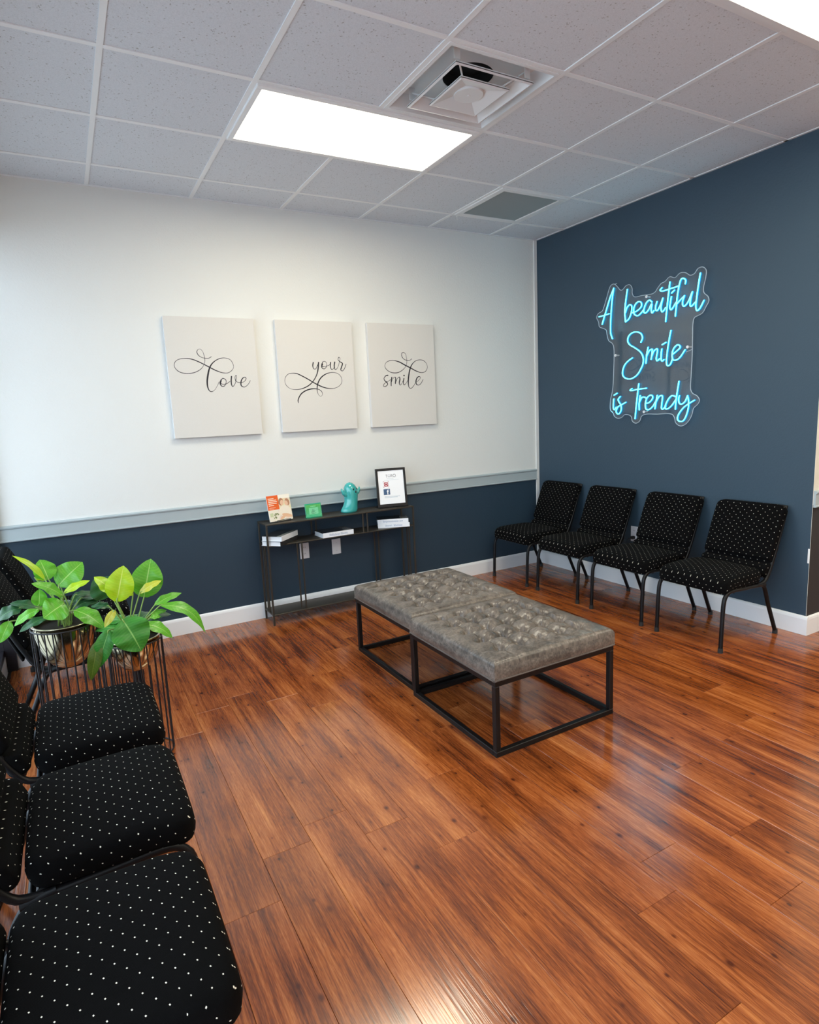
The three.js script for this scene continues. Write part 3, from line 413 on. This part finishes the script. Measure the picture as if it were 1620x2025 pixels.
// framed sign
function quadFace(w, h) { return new THREE.PlaneGeometry(w, h); }
{ const o = thing('framed_sign', 'black framed TORO sign standing on the console', 'sign', [-1.655, TOP, 0.158], -0.20);
  const mB = std([0.010, 0.010, 0.011], 0.3), w = 0.245, h = 0.305, lean = -0.13, b = 0.018;
  const place = geo => { geo.rotateX(lean); geo.translate(0, 0.004, 0.02); return geo; };
  part('frame', place(merge([chamferBox(-w / 2, w / 2, 0, b + 0.006, -0.006, 0.010), chamferBox(-w / 2, w / 2, h - b, h, -0.006, 0.010), chamferBox(-w / 2, -w / 2 + b, b, h - b, -0.006, 0.010), chamferBox(w / 2 - b, w / 2, b, h - b, -0.006, 0.010)])), mB, o);
  const t = canvasTex(640, 820, (c, W, Hh) => {
    c.fillStyle = '#fbfbfd'; c.fillRect(0, 0, W, Hh);
    c.textBaseline = 'middle'; c.font = '92px sans-serif'; c.fillStyle = '#4a4a50'; c.fillText('T', 196, 130); c.fillText('R', 316, 130);
    c.lineWidth = 9; c.strokeStyle = '#4a4a50'; c.beginPath(); c.arc(414, 130, 33, 0, 7); c.stroke(); c.strokeStyle = '#a4a9b2'; c.lineWidth = 7; c.beginPath(); c.arc(282, 130, 30, 0, 7); c.stroke(); c.beginPath(); c.arc(282, 130, 18, 0.3, 2.9); c.stroke();
    c.fillStyle = '#9aa4ae'; c.fillRect(220, 192, 170, 4); c.fillStyle = '#c4cdd6'; c.fillRect(150, 226, 370, 5);
    c.strokeStyle = '#a8515a'; c.lineWidth = 6; for (const [sx, sy] of [[0, 0], [1, 0], [0, 1], [1, 1]]) { const X = sx ? 262 : 122, Y = sy ? 398 : 258, a = sx ? -1 : 1, e = sy ? -1 : 1; c.beginPath(); c.moveTo(X + a * 28, Y); c.lineTo(X, Y); c.lineTo(X, Y + e * 28); c.stroke(); }
    c.fillStyle = '#b0303e'; c.beginPath(); c.roundRect(140, 276, 104, 104, 22); c.fill(); c.strokeStyle = '#fff'; c.lineWidth = 10; c.beginPath(); c.arc(192, 328, 30, 0, 7); c.stroke(); c.fillStyle = '#fff'; c.beginPath(); c.arc(222, 298, 7, 0, 7); c.fill();
    c.fillStyle = '#3f5c80'; c.fillRect(116, 440, 160, 140); c.fillStyle = '#fff'; c.font = '150px sans-serif'; c.font = 'bold 150px sans-serif'; c.fillText('f', 190, 520);
    c.fillStyle = '#b9c6d2'; c.fillRect(130, 620, 390, 10); c.fillRect(130, 642, 330, 10);
  });
  const pg = quadFace(w - 2 * b, h - 2 * b); pg.translate(0, h / 2, 0.004); part('paper', place(pg), std([1, 1, 1], 0.55, { map: t }), o);
  part('backing', place(box(-w / 2 + 0.004, w / 2 - 0.004, 0.004, h - 0.004, -0.004, 0.001)), mB, o);
  part('stand', merge([chamferBox(-w / 2 - 0.004, w / 2 + 0.004, 0, 0.004, -0.05, 0.045), rod([0, 0.004, -0.046], [0, 0.17, -0.012], 0.004)]), mB, o);
}
// ghost figurine
{ const o = thing('ghost_figurine', 'glossy teal ceramic ghost figurine on the console', 'figurine', [-2.003, TOP, 0.135], 0.12);
  const teal = std([0.045, 0.40, 0.38], 0.08, { clearcoat: 0.6, clearcoatRoughness: 0.05 });
  const R = [[0, -0.016, 0.058, 0.046], [0.004, -0.017, 0.066, 0.052], [0.014, -0.016, 0.068, 0.054], [0.03, -0.010, 0.064, 0.053], [0.05, -0.003, 0.057, 0.052], [0.08, 0.005, 0.052, 0.051], [0.12, 0.008, 0.054, 0.052], [0.155, 0.007, 0.055, 0.053], [0.185, 0.004, 0.050, 0.049], [0.207, 0.002, 0.038, 0.038], [0.221, 0.001, 0.022, 0.022], [0.2265, 0, 0.006, 0.006]];
  const P = [], U = [], I = [], n = 40;
  R.forEach(([y, cx, rx, rz], k) => { for (let i = 0; i <= n; i++) { const a = i / n * Math.PI * 2; P.push(cx + Math.cos(a) * rx, y, Math.sin(a) * rz); U.push(i / n, k / 11); } });
  for (let k = 0; k + 1 < R.length; k++) for (let i = 0; i < n; i++) { const a = k * (n + 1) + i, b = a + 1, c = a + n + 1, d = c + 1; I.push(a, c, b, b, c, d); }
  const g = new THREE.BufferGeometry(); g.setAttribute('position', new THREE.Float32BufferAttribute(P, 3)); g.setAttribute('uv', new THREE.Float32BufferAttribute(U, 2)); g.setIndex(I);
  const cap = new THREE.CircleGeometry(0.05, 24); cap.rotateX(Math.PI / 2); cap.translate(-0.016, 0.0005, 0);
  part('body', merge([smooth(g), cap]), teal, o);
  for (const s of [-1, 1]) { const a = []; const pts = [[s * 0.045, 0.135, 0.012], [s * 0.062, 0.148, 0.014], [s * 0.073, 0.166, 0.014], [s * 0.078, 0.182, 0.012]]; const rad = [0.016, 0.014, 0.011, 0.006]; for (let k = 0; k < 3; k++) { const A = new THREE.Vector3(...pts[k]), B = new THREE.Vector3(...pts[k + 1]), c = new THREE.CylinderGeometry(rad[k + 1], rad[k], A.distanceTo(B) * 1.08, 14); c.applyQuaternion(new THREE.Quaternion().setFromUnitVectors(new THREE.Vector3(0, 1, 0), B.clone().sub(A).normalize())); c.translate((A.x + B.x) / 2, (A.y + B.y) / 2, (A.z + B.z) / 2); a.push(c); const sp = new THREE.SphereGeometry(rad[k + 1], 12, 8); sp.translate(B.x, B.y, B.z); a.push(sp); } part('arm', merge(a), teal, o); }
  const blk = std([0.01, 0.02, 0.02], 0.25);
  for (const x of [0.004, 0.038]) { const e = new THREE.SphereGeometry(0.0075, 12, 10); e.scale(0.8, 1.15, 0.4); e.translate(x, 0.176, Math.sqrt(1 - Math.pow((x - 0.004) / 0.0515, 2)) * 0.0495 + 0.0005); part('eye', e, blk, o); }
  { const e = new THREE.SphereGeometry(0.0075, 12, 10); e.scale(0.9, 1.2, 0.4); e.translate(0.022, 0.156, 0.0505); part('mouth', e, blk, o); }
}
// green acrylic card holder
{ const o = thing('card_holder', 'small green acrylic card holder on the console', 'card holder', [-2.318, TOP, 0.165], 0.06);
  const green = std([0.03, 0.62, 0.36], 0.12, { transmission: 0.45, thickness: 0, roughness: 0.12 });
  const place = geo => { geo.rotateX(-0.16); geo.translate(0, 0.003, 0.008); return geo; };
  part('acrylic_front', place(chamferBox(-0.062, 0.062, 0, 0.094, 0.004, 0.007, 0.001)), std([0.8, 1, 0.9], 0.05, { transmission: 0.95, thickness: 0 }), o);
  const t = canvasTex(256, 192, (c, W, Hh) => { const gr = c.createLinearGradient(0, 0, 0, Hh); gr.addColorStop(0, '#5cbf3a'); gr.addColorStop(0.35, '#22b060'); gr.addColorStop(1, '#10c0a0'); c.fillStyle = gr; c.fillRect(0, 0, W, Hh); c.fillStyle = '#a9dcc4'; c.fillRect(48, 48, 164, 108); c.fillStyle = '#d9efdf'; for (let i = 0; i < 5; i++) c.fillRect(82 + i * 19, 20, 13, 12);
    c.strokeStyle = '#0d6a4a'; c.fillStyle = '#0d6a4a'; c.lineWidth = 8; for (const [a, b] of [[118, 70], [134, 84], [150, 98]]) { c.beginPath(); c.moveTo(a - 28, 128); c.lineTo(a + 6, b); c.stroke(); } c.beginPath(); c.moveTo(84, 132); c.quadraticCurveTo(120, 152, 176, 130); c.lineTo(150, 146); c.lineTo(104, 148); c.fill(); });
  const pg = quadFace(0.116, 0.086); pg.translate(0, 0.047, 0.0032); part('card', place(pg), std([1, 1, 1], 0.5, { map: t }), o);
  part('acrylic_back', place(chamferBox(-0.065, 0.065, 0, 0.100, -0.001, 0.0025, 0.001)), green, o);
  part('foot', chamferBox(-0.062, 0.062, 0, 0.003, -0.02, 0.022, 0.001), green, o);
}
// orange brochure on a wire stand
{ const o = thing('brochure', 'orange and white brochure leaning on a wire stand', 'brochure', [-2.572, TOP, 0.150], 0.20);
  const place = geo => { geo.rotateX(-0.20); geo.translate(0, 0.008, 0.028); return geo; };
  const t = canvasTex(400, 400, (c, W, Hh) => {
    c.fillStyle = '#f3ead8'; c.fillRect(0, 0, W, Hh);
    for (let i = 0; i < 60; i++) { c.fillStyle = `rgba(${rr(225, 250) | 0},${rr(190, 235) | 0},${rr(150, 210) | 0},0.35)`; c.beginPath(); c.ellipse(rr(180, 400), rr(60, 400), rr(15, 50), rr(12, 40), rr(0, 3), 0, 7); c.fill(); }
    c.fillStyle = '#fff8ea'; c.fillRect(205, 0, 195, 60);
    c.fillStyle = '#f7ead6'; c.beginPath(); c.ellipse(285, 260, 105, 85, 0, 0, 7); c.fill();
    c.fillStyle = '#b07a58'; c.beginPath(); c.ellipse(238, 112, 44, 58, 0.1, 0, 7); c.fill(); c.fillStyle = '#b98563'; c.beginPath(); c.ellipse(345, 125, 40, 55, -0.2, 0, 7); c.fill();
    c.fillStyle = '#efc3a3'; c.beginPath(); c.ellipse(252, 125, 30, 42, 0.15, 0, 7); c.fill(); c.beginPath(); c.ellipse(325, 140, 29, 40, -0.25, 0, 7); c.fill();
    c.fillStyle = '#f0c09a'; c.beginPath(); c.ellipse(310, 330, 90, 26, 0.25, 0, 7); c.fill(); c.beginPath(); c.ellipse(240, 350, 60, 22, -0.5, 0, 7); c.fill();
    c.fillStyle = '#7b8350'; for (let i = 0; i < 14; i++) { c.beginPath(); c.ellipse(rr(80, 160), rr(280, 350), 16, 6, rr(0, 3), 0, 7); c.fill(); } c.fillStyle = '#cfd3a8'; c.fillRect(20, 270, 55, 60);
    c.fillStyle = '#f0641e'; c.fillRect(0, 0, 196, 222); c.fillStyle = '#ffe6cf'; for (const [y, w] of [[40, 100], [66, 140], [92, 150], [118, 140], [146, 90], [186, 110], [204, 80]]) c.fillRect(24, y, w, y > 160 ? 5 : 13);
  });
  const pg = quadFace(0.185, 0.185); pg.translate(0, 0.0925, 0.0022); part('cover', place(pg), std([1, 1, 1], 0.4, { map: t }), o);
  part('pages', place(box(-0.0925, 0.0925, 0, 0.185, -0.003, 0.002)), std([0.85, 0.84, 0.80], 0.6), o);
  const mw = std([0.01, 0.01, 0.012], 0.35);
  part('wire_stand', merge([tube([[-0.045, 0.02, 0.012], [-0.045, 0.003, 0.03], [-0.045, 0.003, 0.045], [-0.045, 0.016, 0.052]], 0.002, 24, 6), tube([[0.06, 0.02, 0.012], [0.06, 0.003, 0.03], [0.06, 0.003, 0.045], [0.06, 0.016, 0.052]], 0.002, 24, 6), rod([-0.045, 0.016, 0.052], [0.06, 0.016, 0.052], 0.002), rod([-0.045, 0.002, 0.03], [-0.03, 0.002, -0.05], 0.002), rod([0.06, 0.002, 0.03], [0.045, 0.002, -0.05], 0.002), rod([-0.03, 0.002, -0.05], [0.0, 0.13, -0.008], 0.002), rod([0.045, 0.002, -0.05], [0.01, 0.13, -0.008], 0.002)]), mw, o);
}
// books
const mPaper = std([0.82, 0.82, 0.82], 0.7), mCoverWhite = std([0.86, 0.87, 0.90], 0.4);
function coverTex(kind) { return canvasTex(256, 192, (c, W, Hh) => { c.fillStyle = ['#2c2c2b', '#1b1a20', '#2a241f', '#222326'][kind]; c.fillRect(0, 0, W, Hh); for (let i = 0; i < 26; i++) { const g = rr(20, 130) | 0; c.fillStyle = `rgba(${g},${g - 4},${g - 8},0.35)`; c.beginPath(); c.ellipse(rnd() * W, rnd() * Hh, rr(10, 50), rr(6, 30), rr(0, 3), 0, 7); c.fill(); } if (kind === 1) { c.fillStyle = '#6b6d70'; c.fillRect(188, 0, 68, Hh); } if (kind === 0) { c.fillStyle = '#8c8f8a'; c.fillRect(0, 150, W, 42); } }); }
function spineTex(text, col) { return canvasTex(512, 72, (c, W, Hh) => { c.fillStyle = '#eef1f7'; c.fillRect(0, 0, W, Hh); if (text) { c.fillStyle = col; c.font = '40px serif'; c.textBaseline = 'middle'; c.textAlign = 'center'; c.fillText(text, W / 2, Hh / 2 + 2); } }); }
function book(label, w, d, h, pos, turn, text, kind, dark) {
  const o = thing('book', label, 'book', pos, turn), c = 0.0025, spine = dark ? std([0.02, 0.02, 0.02], 0.5) : std([1, 1, 1], 0.45, { map: spineTex(text, '#5f7ba8') });
  part('pages', box(-w / 2 + 0.004, w / 2 - 0.004, c, h - c, -d / 2 + 0.004, d / 2 - 0.002), mPaper, o);
  const sp = box(-w / 2, w / 2, 0, h, d / 2 - 0.0025, d / 2); { const p = sp.attributes.position, uv = sp.attributes.uv; for (let i = 0; i < p.count; i++) uv.setXY(i, (p.getX(i) + w / 2) / w, p.getY(i) / h); } part('spine', sp, spine, o);
  const mC = std([1, 1, 1], 0.25, { map: coverTex(kind), clearcoat: 0.5 });
  const top = box(-w / 2, w / 2, h - c, h, -d / 2, d / 2 - 0.0025); { const p = top.attributes.position, uv = top.attributes.uv; for (let i = 0; i < p.count; i++) uv.setXY(i, (p.getX(i) + w / 2) / w, 0.5 - p.getZ(i) / d); } part('cover', top, mC, o);
  part('cover', box(-w / 2, w / 2, 0, c, -d / 2, d / 2 - 0.0025), mCoverWhite, o);
  return o;
}
book('white spined book at the bottom of the right stack, titled Henri Matisse', 0.250, 0.160, 0.035, [-1.652, SHELF, 0.150], -0.40, 'Henri  Matisse', 3);
book('white spined book on top of the right stack, titled Impressionist Art', 0.243, 0.158, 0.033, [-1.658, SHELF + 0.035, 0.150], -0.40, 'Impressionist Art', 1);
book('single thick white spined book lying alone in the shelf middle', 0.250, 0.170, 0.036, [-2.163, SHELF, 0.155], 0.03, 'Delicious Places', 1);
book('lower book of the tilted stack at the left shelf end', 0.240, 0.155, 0.032, [-2.588, SHELF, 0.162], 0.73, '', 2, true);
book('upper book of the tilted stack at the left shelf end', 0.245, 0.160, 0.037, [-2.583, SHELF + 0.032, 0.158], 0.76, '', 0);

// ---------------------------------------------------------------- outlets
const mPlate = std([0.80, 0.81, 0.84], 0.35);
function outlet(name, label, category, geoTurn, pos, holes) {
  const o = thing(name, label, category, pos, geoTurn);
  part('cover_plate', chamferBox(-0.037, 0.037, 0, 0.122, 0, 0.006, 0.0025), mPlate, o);
  const mS = std([0.55, 0.56, 0.58], 0.5), mK = std([0.02, 0.02, 0.02], 0.6);
  if (holes) for (const y of [0.036, 0.086]) { const r = part('receptacle', chamferBox(-0.017, 0.017, y - 0.014, y + 0.014, 0.005, 0.0075, 0.002), mPlate, o); for (const x of [-0.006, 0.006]) part('slot', box(x - 0.0012, x + 0.0012, y - 0.002, y + 0.008, 0.007, 0.0078), mK, r); }
  else for (const y of [0.030, 0.092]) { const s = new THREE.CylinderGeometry(0.003, 0.003, 0.002, 10); s.rotateX(Math.PI / 2); s.translate(0, y, 0.0065); part('screw', s, mS, o); }
  return o;
}
outlet('wall_outlet', 'white wall outlet seen through the console, beside two bars', 'outlet', 0, [-2.354, 0.402, 0.0015], true);
outlet('blank_plate', 'blank white wall plate below the middle of the console shelf', 'wall plate', 0, [-2.090, 0.398, 0.0015], false);
outlet('wall_outlet', 'white outlet on the navy wall between two chairs', 'outlet', -Math.PI / 2, [0, 0.380, 1.128], true);
{ const o = thing('power_plug', 'black power plug in the navy wall outlet', 'plug', [-0.007, 0.414, 1.128], -Math.PI / 2);
  part('plug_body', chamferBox(-0.013, 0.013, -0.010, 0.012, 0.001, 0.034, 0.004), mRubber, o);
  part('cord', tube([[0, 0, 0.033], [-0.012, -0.004, 0.045], [-0.03, -0.03, 0.04], [-0.04, -0.12, 0.022], [-0.045, -0.25, 0.018], [-0.05, -0.285, 0.020]], 0.0028, 30, 6), mRubber, o); }

// ---------------------------------------------------------------- canvases
function artTex(strokes) {
  return canvasTex(768, 1024, (c, W, Hh) => {
    c.fillStyle = '#dedad4'; c.fillRect(0, 0, W, Hh);
    for (let i = 0; i < 30000; i++) { const g = rr(212, 228) | 0; c.fillStyle = `rgba(${g},${g - 3},${g - 8},0.5)`; c.fillRect(rnd() * W, rnd() * Hh, 3, 1.5); }
    c.strokeStyle = '#1d1820'; c.fillStyle = '#1d1820'; c.lineCap = 'round'; const S = W / 600;
    for (const s of strokes) { const pts = []; for (let i = 0; i < s.length; i += 3) pts.push(new THREE.Vector3(s[i], s[i + 1], s[i + 2] / 10));
      const cv = new THREE.CatmullRomCurve3(pts, false, 'centripetal'), n = pts.length * 12; let a = cv.getPoint(0);
      for (let k = 1; k <= n; k++) { const b = cv.getPoint(k / n); c.lineWidth = Math.max(1.8, (a.z + b.z) / 2) * S; c.beginPath(); c.moveTo(a.x * S, a.y * S); c.lineTo(b.x * S, b.y * S); c.stroke(); a = b; } }
  });
}
const canvasWeave = repeatM(dataTex(128, 128, (u, v) => grey(128 + 60 * Math.sin(u * 2 * Math.PI * 24) + 60 * Math.sin(v * 2 * Math.PI * 24)), false), 0.06);
[['white canvas print lettered love, leftmost of three', -2.910], ['white canvas print lettered your, middle of three', -2.160], ['white canvas print lettered smile, rightmost of three', -1.431]].forEach(([label, x], k) => {
  const o = thing('canvas_print', label, 'canvas print', [x, 1.372, 0]); o.userData.group = 'lettered canvas prints';
  const g = chamferBox(-0.3, 0.3, 0, 0.8, 0.001, 0.034, 0.003); part('stretched_canvas', g, std([0.74, 0.72, 0.70], 0.85), o);
  const f = quadFace(0.598, 0.798); f.translate(0, 0.4, 0.0346); part('printed_face', f, std([1, 1, 1], 0.8, { map: artTex(ARTS[k]) }), o).userData.label = 'black script lettering on off-white';
});

// ---------------------------------------------------------------- neon sign
{ const o = thing('neon_sign', 'cyan neon sign reading A beautiful Smile is trendy on clear acrylic', 'neon sign', [0, 1.299, 1.25]);
  const oy = -1.299, oz = -1.25, pts = []; for (let i = 0; i < PANEL.length; i += 2) pts.push(new THREE.Vector3(PANEL[i] / 1000 + oz, PANEL[i + 1] / 1000 + oy, 0));
  const cv = new THREE.CatmullRomCurve3(pts, true, 'centripetal'), sm = cv.getPoints(260), sh = new THREE.Shape(sm.map(q => new THREE.Vector2(q.x, q.y)));
  const g = new THREE.ExtrudeGeometry(sh, { depth: 0.006, bevelEnabled: false }); g.rotateY(-Math.PI / 2); g.translate(-0.028, 0, 0);      // shape x -> world z
  part('acrylic_panel', g, std([1, 1, 1], 0.02, { transmission: 1, thickness: 0, ior: 1.5 }), o);
  const e1 = new THREE.CatmullRomCurve3(sm.map(q => new THREE.Vector3(-0.031, q.y, q.x)), true, 'centripetal');
  part('panel_edge', new THREE.TubeGeometry(e1, 520, 0.0028, 5, true), std([0.62, 0.72, 0.80], 0.3, { transmission: 0.3 }), o);
  const mTube = std([0.05, 0.5, 0.6], 0.4, { emissive: new THREE.Color().setRGB(0.10, 0.82, 1.0), emissiveIntensity: NEON_GLOW }), mBase = std([0.03, 0.35, 0.55], 0.4, { emissive: new THREE.Color().setRGB(0.0, 0.22, 0.62), emissiveIntensity: NEON_GLOW * 0.35 });
  for (const s of NEON) { const q = []; for (let i = 0; i < s.length; i += 2) q.push([-0.044, s[i + 1] / 1000 + oy, s[i] / 1000 + oz]);
    const t = part('neon_tube', capTube(q, 0.0038, q.length * 8, 8), mTube, o); part('tube_base', capTube(q.map(v => [v[0] + 0.006, v[1], v[2]]), 0.0056, q.length * 8, 6), mBase, t); }
  for (const [z, y] of SCREWS) { const c = new THREE.CylinderGeometry(0.010, 0.010, 0.006, 16); c.rotateZ(Math.PI / 2); c.translate(-0.038, y / 1000 + oy, z / 1000 + oz); const b = new THREE.CylinderGeometry(0.006, 0.006, 0.028, 12); b.rotateZ(Math.PI / 2); b.translate(-0.014, y / 1000 + oy, z / 1000 + oz); part('standoff_screw', merge([c, b]), std([0.85, 0.86, 0.88], 0.3, { metalness: 0.3 }), o); }
  part('wire', merge([rod([-0.036, 2.375 + oy, 0.935 + oz], [-0.036, 2.378 + oy, 0.958 + oz], 0.0012), rod([-0.036, 1.80 + oy, 1.575 + oz], [-0.036, 1.812 + oy, 1.618 + oz], 0.0012)]), std([0.8, 0.85, 0.9], 0.4), o);
  for (const k of [1, 6, 12, 18, 22, 26, 32, 37]) { const q = NEON[k], i = Math.floor(q.length / 4) * 2, L = new THREE.PointLight(new THREE.Color().setRGB(0.10, 0.78, 1.0), NEON_LIGHT, 0, 2); L.position.set(-0.044, q[i + 1] / 1000 + oy, q[i] / 1000 + oz); L.castShadow = true; L.shadow.radius = 0.15; o.add(L); }   // the tubes' own light, set inside them
}

// ---------------------------------------------------------------- plant stands, bowls, plants
const mGold = std([0.70, 0.62, 0.42], 0.14, { metalness: 1 }), mWire = std([0.012, 0.011, 0.014], 0.4), mSoil = std([0.05, 0.035, 0.025], 0.95, { bumpMap: repeatM(dataTex(128, 128, (u, v) => grey(255 * vnoise(u * 30, v * 30, 30, 30)), false), 0.1), bumpScale: 0.006 });
const POTS = [[-3.955, 1.40, 0.126, 0.634, 0.206], [-3.695, 1.55, 0.106, 0.550, 0.152]];
POTS.forEach(([x, z, R, rim, dep], k) => {
  const s = thing('plant_stand', ['larger black wire cage plant stand at the left', 'smaller black wire cage plant stand beside the wood floor'][k], 'plant stand', [x, 0, z]);
  const rc = R + 0.006, top = rim - 0.012;
  part('top_ring', (() => { const g = new THREE.TorusGeometry(rc, 0.0035, 8, 48); g.rotateX(Math.PI / 2); g.translate(0, top, 0); return g; })(), mWire, s);
  part('base_ring', (() => { const g = new THREE.TorusGeometry(rc, 0.0035, 8, 48); g.rotateX(Math.PI / 2); g.translate(0, 0.0045, 0); return g; })(), mWire, s);
  const n = k ? 22 : 24; for (let i = 0; i < n; i++) { const a = i / n * Math.PI * 2 + 0.1; part('rod', rod([Math.cos(a) * rc, 0.004, Math.sin(a) * rc], [Math.cos(a) * rc, top, Math.sin(a) * rc], 0.0030, 6), mWire, s); }
  const b = thing('bowl_planter', ['larger gold bowl planter in the left wire stand', 'smaller gold bowl planter in the right wire stand'][k], 'planter', [x, rim - dep, z]);
  const prof = []; const N = 18; for (let i = 0; i <= N; i++) { const t = i / N, a = t * Math.PI / 2; prof.push(new THREE.Vector2(Math.max(0.0001, R * 0.985 * Math.pow(Math.sin(a), 0.75)), dep * (1 - Math.pow(Math.cos(a), 1.15)) )); }
  prof.push(new THREE.Vector2(R + 0.004, dep + 0.001), new THREE.Vector2(R + 0.004, dep + 0.005), new THREE.Vector2(R - 0.006, dep + 0.005)); for (let i = N; i >= 8; i--) { const p = prof[i]; prof.push(new THREE.Vector2(Math.max(0, p.x - 0.006), p.y)); }
  part('bowl', new THREE.LatheGeometry(prof, 56), mGold, b);
  part('soil', (() => { const g = new THREE.CylinderGeometry(R * 0.965, R * 0.93, 0.02, 40); g.translate(0, dep - 0.028, 0); return g; })(), mSoil, b);
});
function leafTex(base, rib, blotch) { return canvasTex(192, 384, (c, W, Hh) => {
  c.fillStyle = `rgb(${base})`; c.fillRect(0, 0, W, Hh);
  for (let i = 0; i < 500; i++) { c.fillStyle = `rgba(${blotch},${rr(0.02, 0.09)})`; c.beginPath(); c.ellipse(rnd() * W, rnd() * Hh, rr(4, 20), rr(3, 10), rr(-0.6, 0.6), 0, 7); c.fill(); }
  c.strokeStyle = `rgba(${rib},0.35)`; c.lineWidth = 2.5; for (let i = 0; i < 14; i++) { const y = Hh - (i + 0.5) * Hh / 14; for (const s of [-1, 1]) { c.beginPath(); c.moveTo(W / 2, y); c.quadraticCurveTo(W / 2 + s * W * 0.3, y - 14, W / 2 + s * W * 0.5, y - 50); c.stroke(); } }
  c.strokeStyle = `rgba(${rib},0.9)`; c.lineWidth = 7; c.beginPath(); c.moveTo(W / 2, 0); c.lineTo(W / 2, Hh); c.stroke(); }); }
const leafMats = [['38,92,48', '96,150,84', '20,60,34'], ['104,184,40', '182,224,120', '58,134,26'], ['60,146,44', '150,206,110', '30,100,30'], ['176,214,24', '226,240,120', '226,226,40'], ['206,200,60', '236,232,140', '160,180,40'], ['92,120,34', '150,160,70', '60,80,24']].map(([a, b, c]) => { const m = std([1, 1, 1], 0.38, { map: leafTex(a, b, c), transmission: 0.22, thickness: 0 }); m.side = THREE.DoubleSide; return m; });
const mStem = std([0.28, 0.42, 0.10], 0.5);
const plants = POTS.map(([x, z, R, rim, dep], k) => thing('philodendron', ['leafy green plant growing in the larger gold bowl', 'plant with upright lime leaves in the smaller gold bowl'][k], 'plant', [x, rim - 0.018, z]));
const CAM = camera.position;
function leafGeo(B, T, w, bend, mode) {
  const ax = T.clone().sub(B), len = ax.length(), dir = ax.clone().normalize();
  const view = CAM.clone().sub(B).normalize(); let N = mode ? view.multiplyScalar(0.45).add(new THREE.Vector3(0, 0.85, 0)) : view.multiplyScalar(0.9).add(new THREE.Vector3(0.1, 0.35, 0)); // leaf faces tip up towards the light and out into the room
  N.sub(dir.clone().multiplyScalar(N.dot(dir))).normalize(); const S = new THREE.Vector3().crossVectors(dir, N).normalize();
  const n = 14, m = 6, P = [], U = [], I = [];
  for (let j = 0; j <= n; j++) { const t = j / n; let hw = w / 2 * Math.pow(Math.sin(Math.PI * Math.pow(Math.min(1, t * 0.985 + 0.015), 0.80)), 0.72); if (t > 0.93) hw *= 0.6; if (j === n) hw = 0.0006;
    const c = B.clone().addScaledVector(ax, t).addScaledVector(N, bend * len * (Math.sin(Math.PI * t) * 0.5)).addScaledVector(new THREE.Vector3(0, -1, 0), bend * len * 0.25 * t * t);
    for (let i = 0; i <= m; i++) { const s = i / m * 2 - 1, q = c.clone().addScaledVector(S, s * hw).addScaledVector(N, hw * (0.30 * Math.abs(s) - 0.22 * s * s) + 0.11 * hw * Math.sin(t * 15 + s * 2 + bend * 40) * Math.abs(s)); P.push(q.x, q.y, q.z); U.push(0.5 + s * 0.48, t); } }
  for (let j = 0; j < n; j++) for (let i = 0; i < m; i++) { const a = j * (m + 1) + i, b = a + 1, c = a + m + 1, d = c + 1; I.push(a, b, c, b, d, c); }
  const g = new THREE.BufferGeometry(); g.setAttribute('position', new THREE.Float32BufferAttribute(P, 3)); g.setAttribute('uv', new THREE.Float32BufferAttribute(U, 2)); g.setIndex(I); g.computeVertexNormals(); return g;
}
function addLeaf(k, B, T, w, kind, bend, mode) {
  const pl = plants[k], b = B.clone().sub(pl.position), t = T.clone().sub(pl.position);
  const g = leafGeo(B, T, w, bend, mode); g.translate(-pl.position.x, -pl.position.y, -pl.position.z); const leaf = part('leaf', g, leafMats[kind], pl);
  const R = POTS[k][2], foot = new THREE.Vector3(rr(-0.25, 0.25) * R, -0.002, rr(-0.25, 0.25) * R), mid = foot.clone().lerp(b, 0.55); mid.y = Math.max(mid.y, 0.02) + 0.018; const mid2 = foot.clone().lerp(b, 0.25); mid2.y += 0.035;
  part('petiole', tube([[foot.x, foot.y, foot.z], [mid2.x, mid2.y, mid2.z], [mid.x, mid.y + 0.006, mid.z], [b.x, b.y, b.z], [b.x + (t.x - b.x) * 0.12, b.y + (t.y - b.y) * 0.12, b.z + (t.z - b.z) * 0.12]], 0.0028, 24, 6), mStem, leaf);
}
for (const [k, bx, by, bz, tx, ty, tz, w, kind, bend, mode] of LEAVES) addLeaf(k, new THREE.Vector3(bx, by, bz).multiplyScalar(0.001), new THREE.Vector3(tx, ty, tz).multiplyScalar(0.001), w / 1000 * 1.12, kind, bend, mode);
// leaves on the far side of each crown
for (let k = 0; k < 2; k++) for (let i = 0; i < 6; i++) { const [x, z, R, rim] = POTS[k], a = -Math.PI * (0.12 + 0.15 * i), r = rr(0.03, 0.06), l = rr(0.09, 0.14); const B = new THREE.Vector3(x + Math.cos(a) * r, rim + rr(0.02, 0.07), z + Math.sin(a) * r), T = new THREE.Vector3(x + Math.cos(a) * (r + l), B.y + rr(-0.03, 0.05), z + Math.sin(a) * (r + l)); addLeaf(k, B, T, rr(0.05, 0.075), rnd() < 0.6 ? 0 : 2, 0.25, 1); }

renderer.render(scene, camera);
